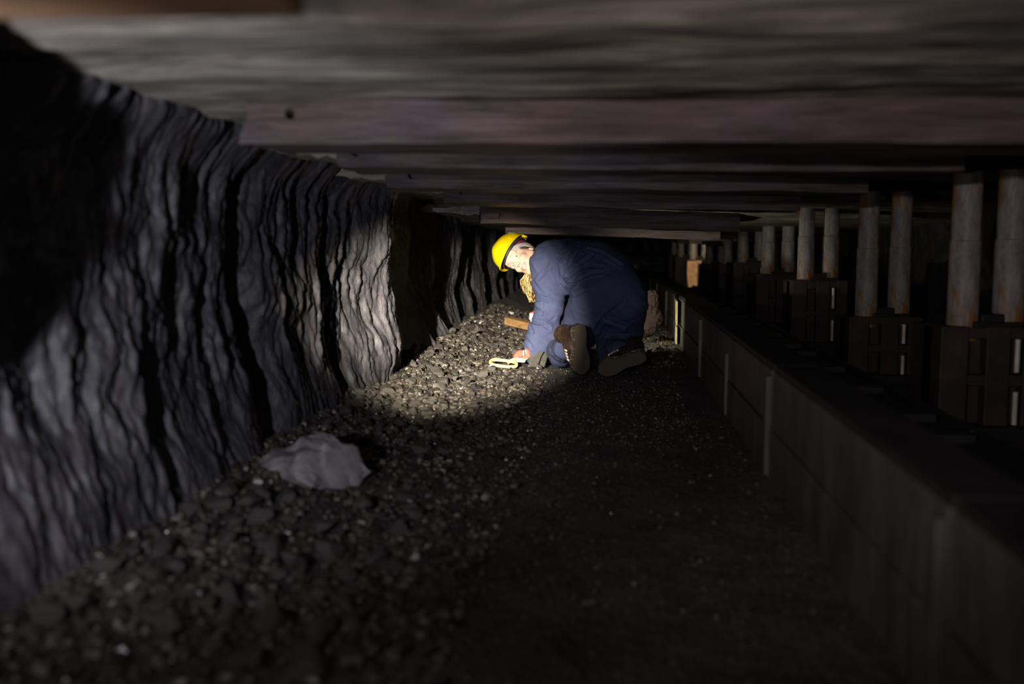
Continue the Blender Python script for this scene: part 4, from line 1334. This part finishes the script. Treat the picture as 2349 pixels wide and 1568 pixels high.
for i in range(4):
    yo = 5.515 + .0245 * i
    dx = (2, 0, 1, 4)[i]; ln = (.95, 1.05, 1.0, .85)[i]
    ch.append([(at(1190 + dx, 808, Y=yo), .0125), (at(1182 + dx, 816 + i * .3, Y=yo), .0115), (at(1186 + dx + 2, 816 + 9.5 * ln, Y=yo - .002), .0105), (at(1190 + dx + 10 * ln, 827.5, Y=yo - .004), .0095)])
ch.append([(at(1212, 816, Y=5.515), .0135), (at(1203, 822, Y=5.498), .012), (at(1193, 823, Y=5.497), .0105)])
def split_l(C):
    n = fbm(C[:, 0] * 16, C[:, 1] * 16, C[:, 2] * 16 + 3, 2)
    z0 = at(1200, 819, Y=5.55).z
    return (C[:, 2] < z0 + .004 * n) | ((n > .22) & (C[:, 0] > at(1203, 800, Y=5.55).x))
gl = glove('glove', (1203, 815), 5.56, 1, ch, palm, 'red and white work glove gripping the tool shaft', [M['glove_red'], M['glove_white']], split_l)
# wrist strap
ring = []
for t in np.linspace(0, 2 * math.pi, 28, endpoint=False):
    ring.append(at(1199 + 2.0 * math.sin(t), 812 - 14.8 * math.cos(t), Y=5.562 - .066 * math.sin(t)))
st = obj('wrist_strap', MB().tube(ring, .0085, 8, closed=True, flat=(RGT[:], (1.0, .35))).mesh('wrist_strap', True), M['black'], gl)
ring = [at(1199 + 2.0 * math.sin(t), 812 - 14.8 * math.cos(t), Y=5.559 - .0685 * math.sin(t)) for t in np.linspace(0.95, 1.85, 8)]
obj('strap_patch', MB().tube(ring, .0052, 8, flat=(RGT[:], (1.0, .45))).mesh('strap_patch', True), M['white'], gl)

Yr_ = 6.18
palm = [(at(1240, 728, Y=Yr_), .030, at(1228, 724, Y=Yr_), .032)]
ch = []
for i in range(4):
    yo = Yr_ - .036 + .024 * i
    ch.append([(at(1226, 718, Y=yo), .0125), (at(1219 + i * .5, 720, Y=yo), .0115), (at(1218 + i * .5, 730, Y=yo), .0105), (at(1225, 735, Y=yo), .0095)])
ch.append([(at(1235, 732, Y=Yr_ - .05), .013), (at(1228, 737, Y=Yr_ - .05), .011), (at(1221, 736, Y=Yr_ - .045), .0105)])
def split_r(C):
    return C[:, 2] < at(1220, 718, Y=Yr_).z
glove('glove', (1228, 727), Yr_, 1, ch, palm, 'white and red glove of the far hand behind the sleeve', [M['glove_red'], M['glove_white']], split_r)
# white shirt tip showing between sleeve and hip
tip = [at(1290, 683, Y=5.80), at(1300, 687, Y=5.80), at(1292, 696, Y=5.80)]
obj('shirt_tip', MB().prism(tip, (0, .02, 0)).mesh('shirt_tip'), M['white'], person)

# --- the tool in the hand
A0 = at(1155, 833.5, Y=5.46)
tool = empty('loop_handle_tool', A0, 'yellow loop-handled tool held in the near glove on the gravel', 'tool')
pts = []
for t in np.linspace(0, 2 * math.pi, 48, endpoint=False):
    cx_, sx_ = math.cos(t), math.sin(t)
    ex = abs(cx_) ** 0.55 * math.copysign(1, cx_); ey = abs(sx_) ** 0.9 * math.copysign(1, sx_)
    px = 1155 + 30 * ex; py = 833 + 6.8 * (-ey) + 3.2 * ex
    pts.append(at(px, py, Y=5.46 + .045 * ey))
obj('loop_handle', MB().tube(pts, .0092, 10, closed=True).mesh('loop_handle', True), M['handle'], tool)
obj('shaft', MB().tube([at(1163, 831, Y=5.50), at(1182, 823.5, Y=5.525), at(1200, 817, Y=5.55), at(1222, 816, Y=5.60)], .0115, 12, flat=((0, 0, 1), (1.0, .7))).mesh('shaft', True), M['shaft'], tool)

# --- grey webbing straps between glove and boot
Bx = at(1240, 838, Y=5.42)
wb = empty('webbing_straps', Bx, 'dark grey webbing straps lying on the gravel between glove and upright boot', 'strap')
for q, Yq in (([(1213, 824), (1232, 808), (1247, 806), (1240, 818), (1232, 842), (1214, 840)], 5.47),
              ([(1252, 804), (1257, 812), (1248, 842), (1237, 838), (1243, 818)], 5.44),
              ([(1230, 833), (1241, 840), (1243, 845), (1229, 843)], 5.40)):
    obj('strap', MB().prism([at(x, y, Y=Yq) for x, y in q], (0.004, .012, 0)).mesh('strap'), M['webbing'], wb)


# ------------------------------------------------------------------ lights, world, camera
def spot(name, loc, tgt, energy, size, blend, color, radius=0.012):
    l = bpy.data.lights.new(name, 'SPOT'); l.energy = energy; l.spot_size = math.radians(size); l.spot_blend = blend
    l.color = color; l.shadow_soft_size = radius
    o = bpy.data.objects.new(name, l); COL.objects.link(o)
    o.location = loc
    o.rotation_euler = (Vector(tgt) - Vector(loc)).to_track_quat('-Z', 'Y').to_euler()
    return o
spot('lamp_beam', (-0.70, 0.30, 0.90), at(1116, 756, Y=5.9), 7600, 14.8, 1.0, (1.0, 0.90, 0.72))
spot('lamp_halo', (-0.66, 0.40, 0.62), at(560, 470, Y=3.0), 98, 70, 1.0, (0.90, 0.90, 1.0))
spot('fill_wide', (-0.64, 0.36, 0.63), at(1500, 640, Y=3.0), 11, 165, 1.0, (1.0, 0.87, 0.91), 0.02)  # added wide fill, no lamp of its own
spot('fill_right', (-0.22, 0.10, 0.86), at(1960, 600, Y=5.0), 70, 58, 1.0, (1.0, 0.88, 0.86), 0.02)  # added fill aimed right, brightens legs, housings and conveyor
spot('lamp_behind_person', at(1385, 690, Y=6.3), at(1580, 720, Y=7.2), 24, 120, 0.8, (1.0, 0.9, 0.68))
spot('fill_far', (0.72, 13.0, 0.60), at(1590, 600, Y=14.5), 42, 62, 0.8, (1.0, 0.88, 0.66))  # added spot without a known source, brightens far legs and tan plate

w = bpy.data.worlds.new('world'); SC.world = w; w.use_nodes = True
bg = w.node_tree.nodes['Background']
bg.inputs['Color'].default_value = (0.9, 0.75, 1.0, 1); bg.inputs['Strength'].default_value = 0.004

cd = bpy.data.cameras.new('camera'); cam = bpy.data.objects.new('camera', cd); COL.objects.link(cam)
cd.lens = 35; cd.sensor_width = 36; cd.sensor_fit = 'HORIZONTAL'
cd.clip_start = 0.02
cam.location = CAM
Rm = Matrix((RGT, UPV, -FWD)).transposed()
cam.rotation_euler = Rm.to_euler()
cd.dof.use_dof = True; cd.dof.focus_distance = 5.45; cd.dof.aperture_fstop = 1.7
SC.camera = cam
SC.view_settings.view_transform = 'Standard'; SC.view_settings.look = 'None'
SC.view_settings.exposure = 0.0; SC.view_settings.gamma = 1.0
SC.view_settings.use_curve_mapping = False
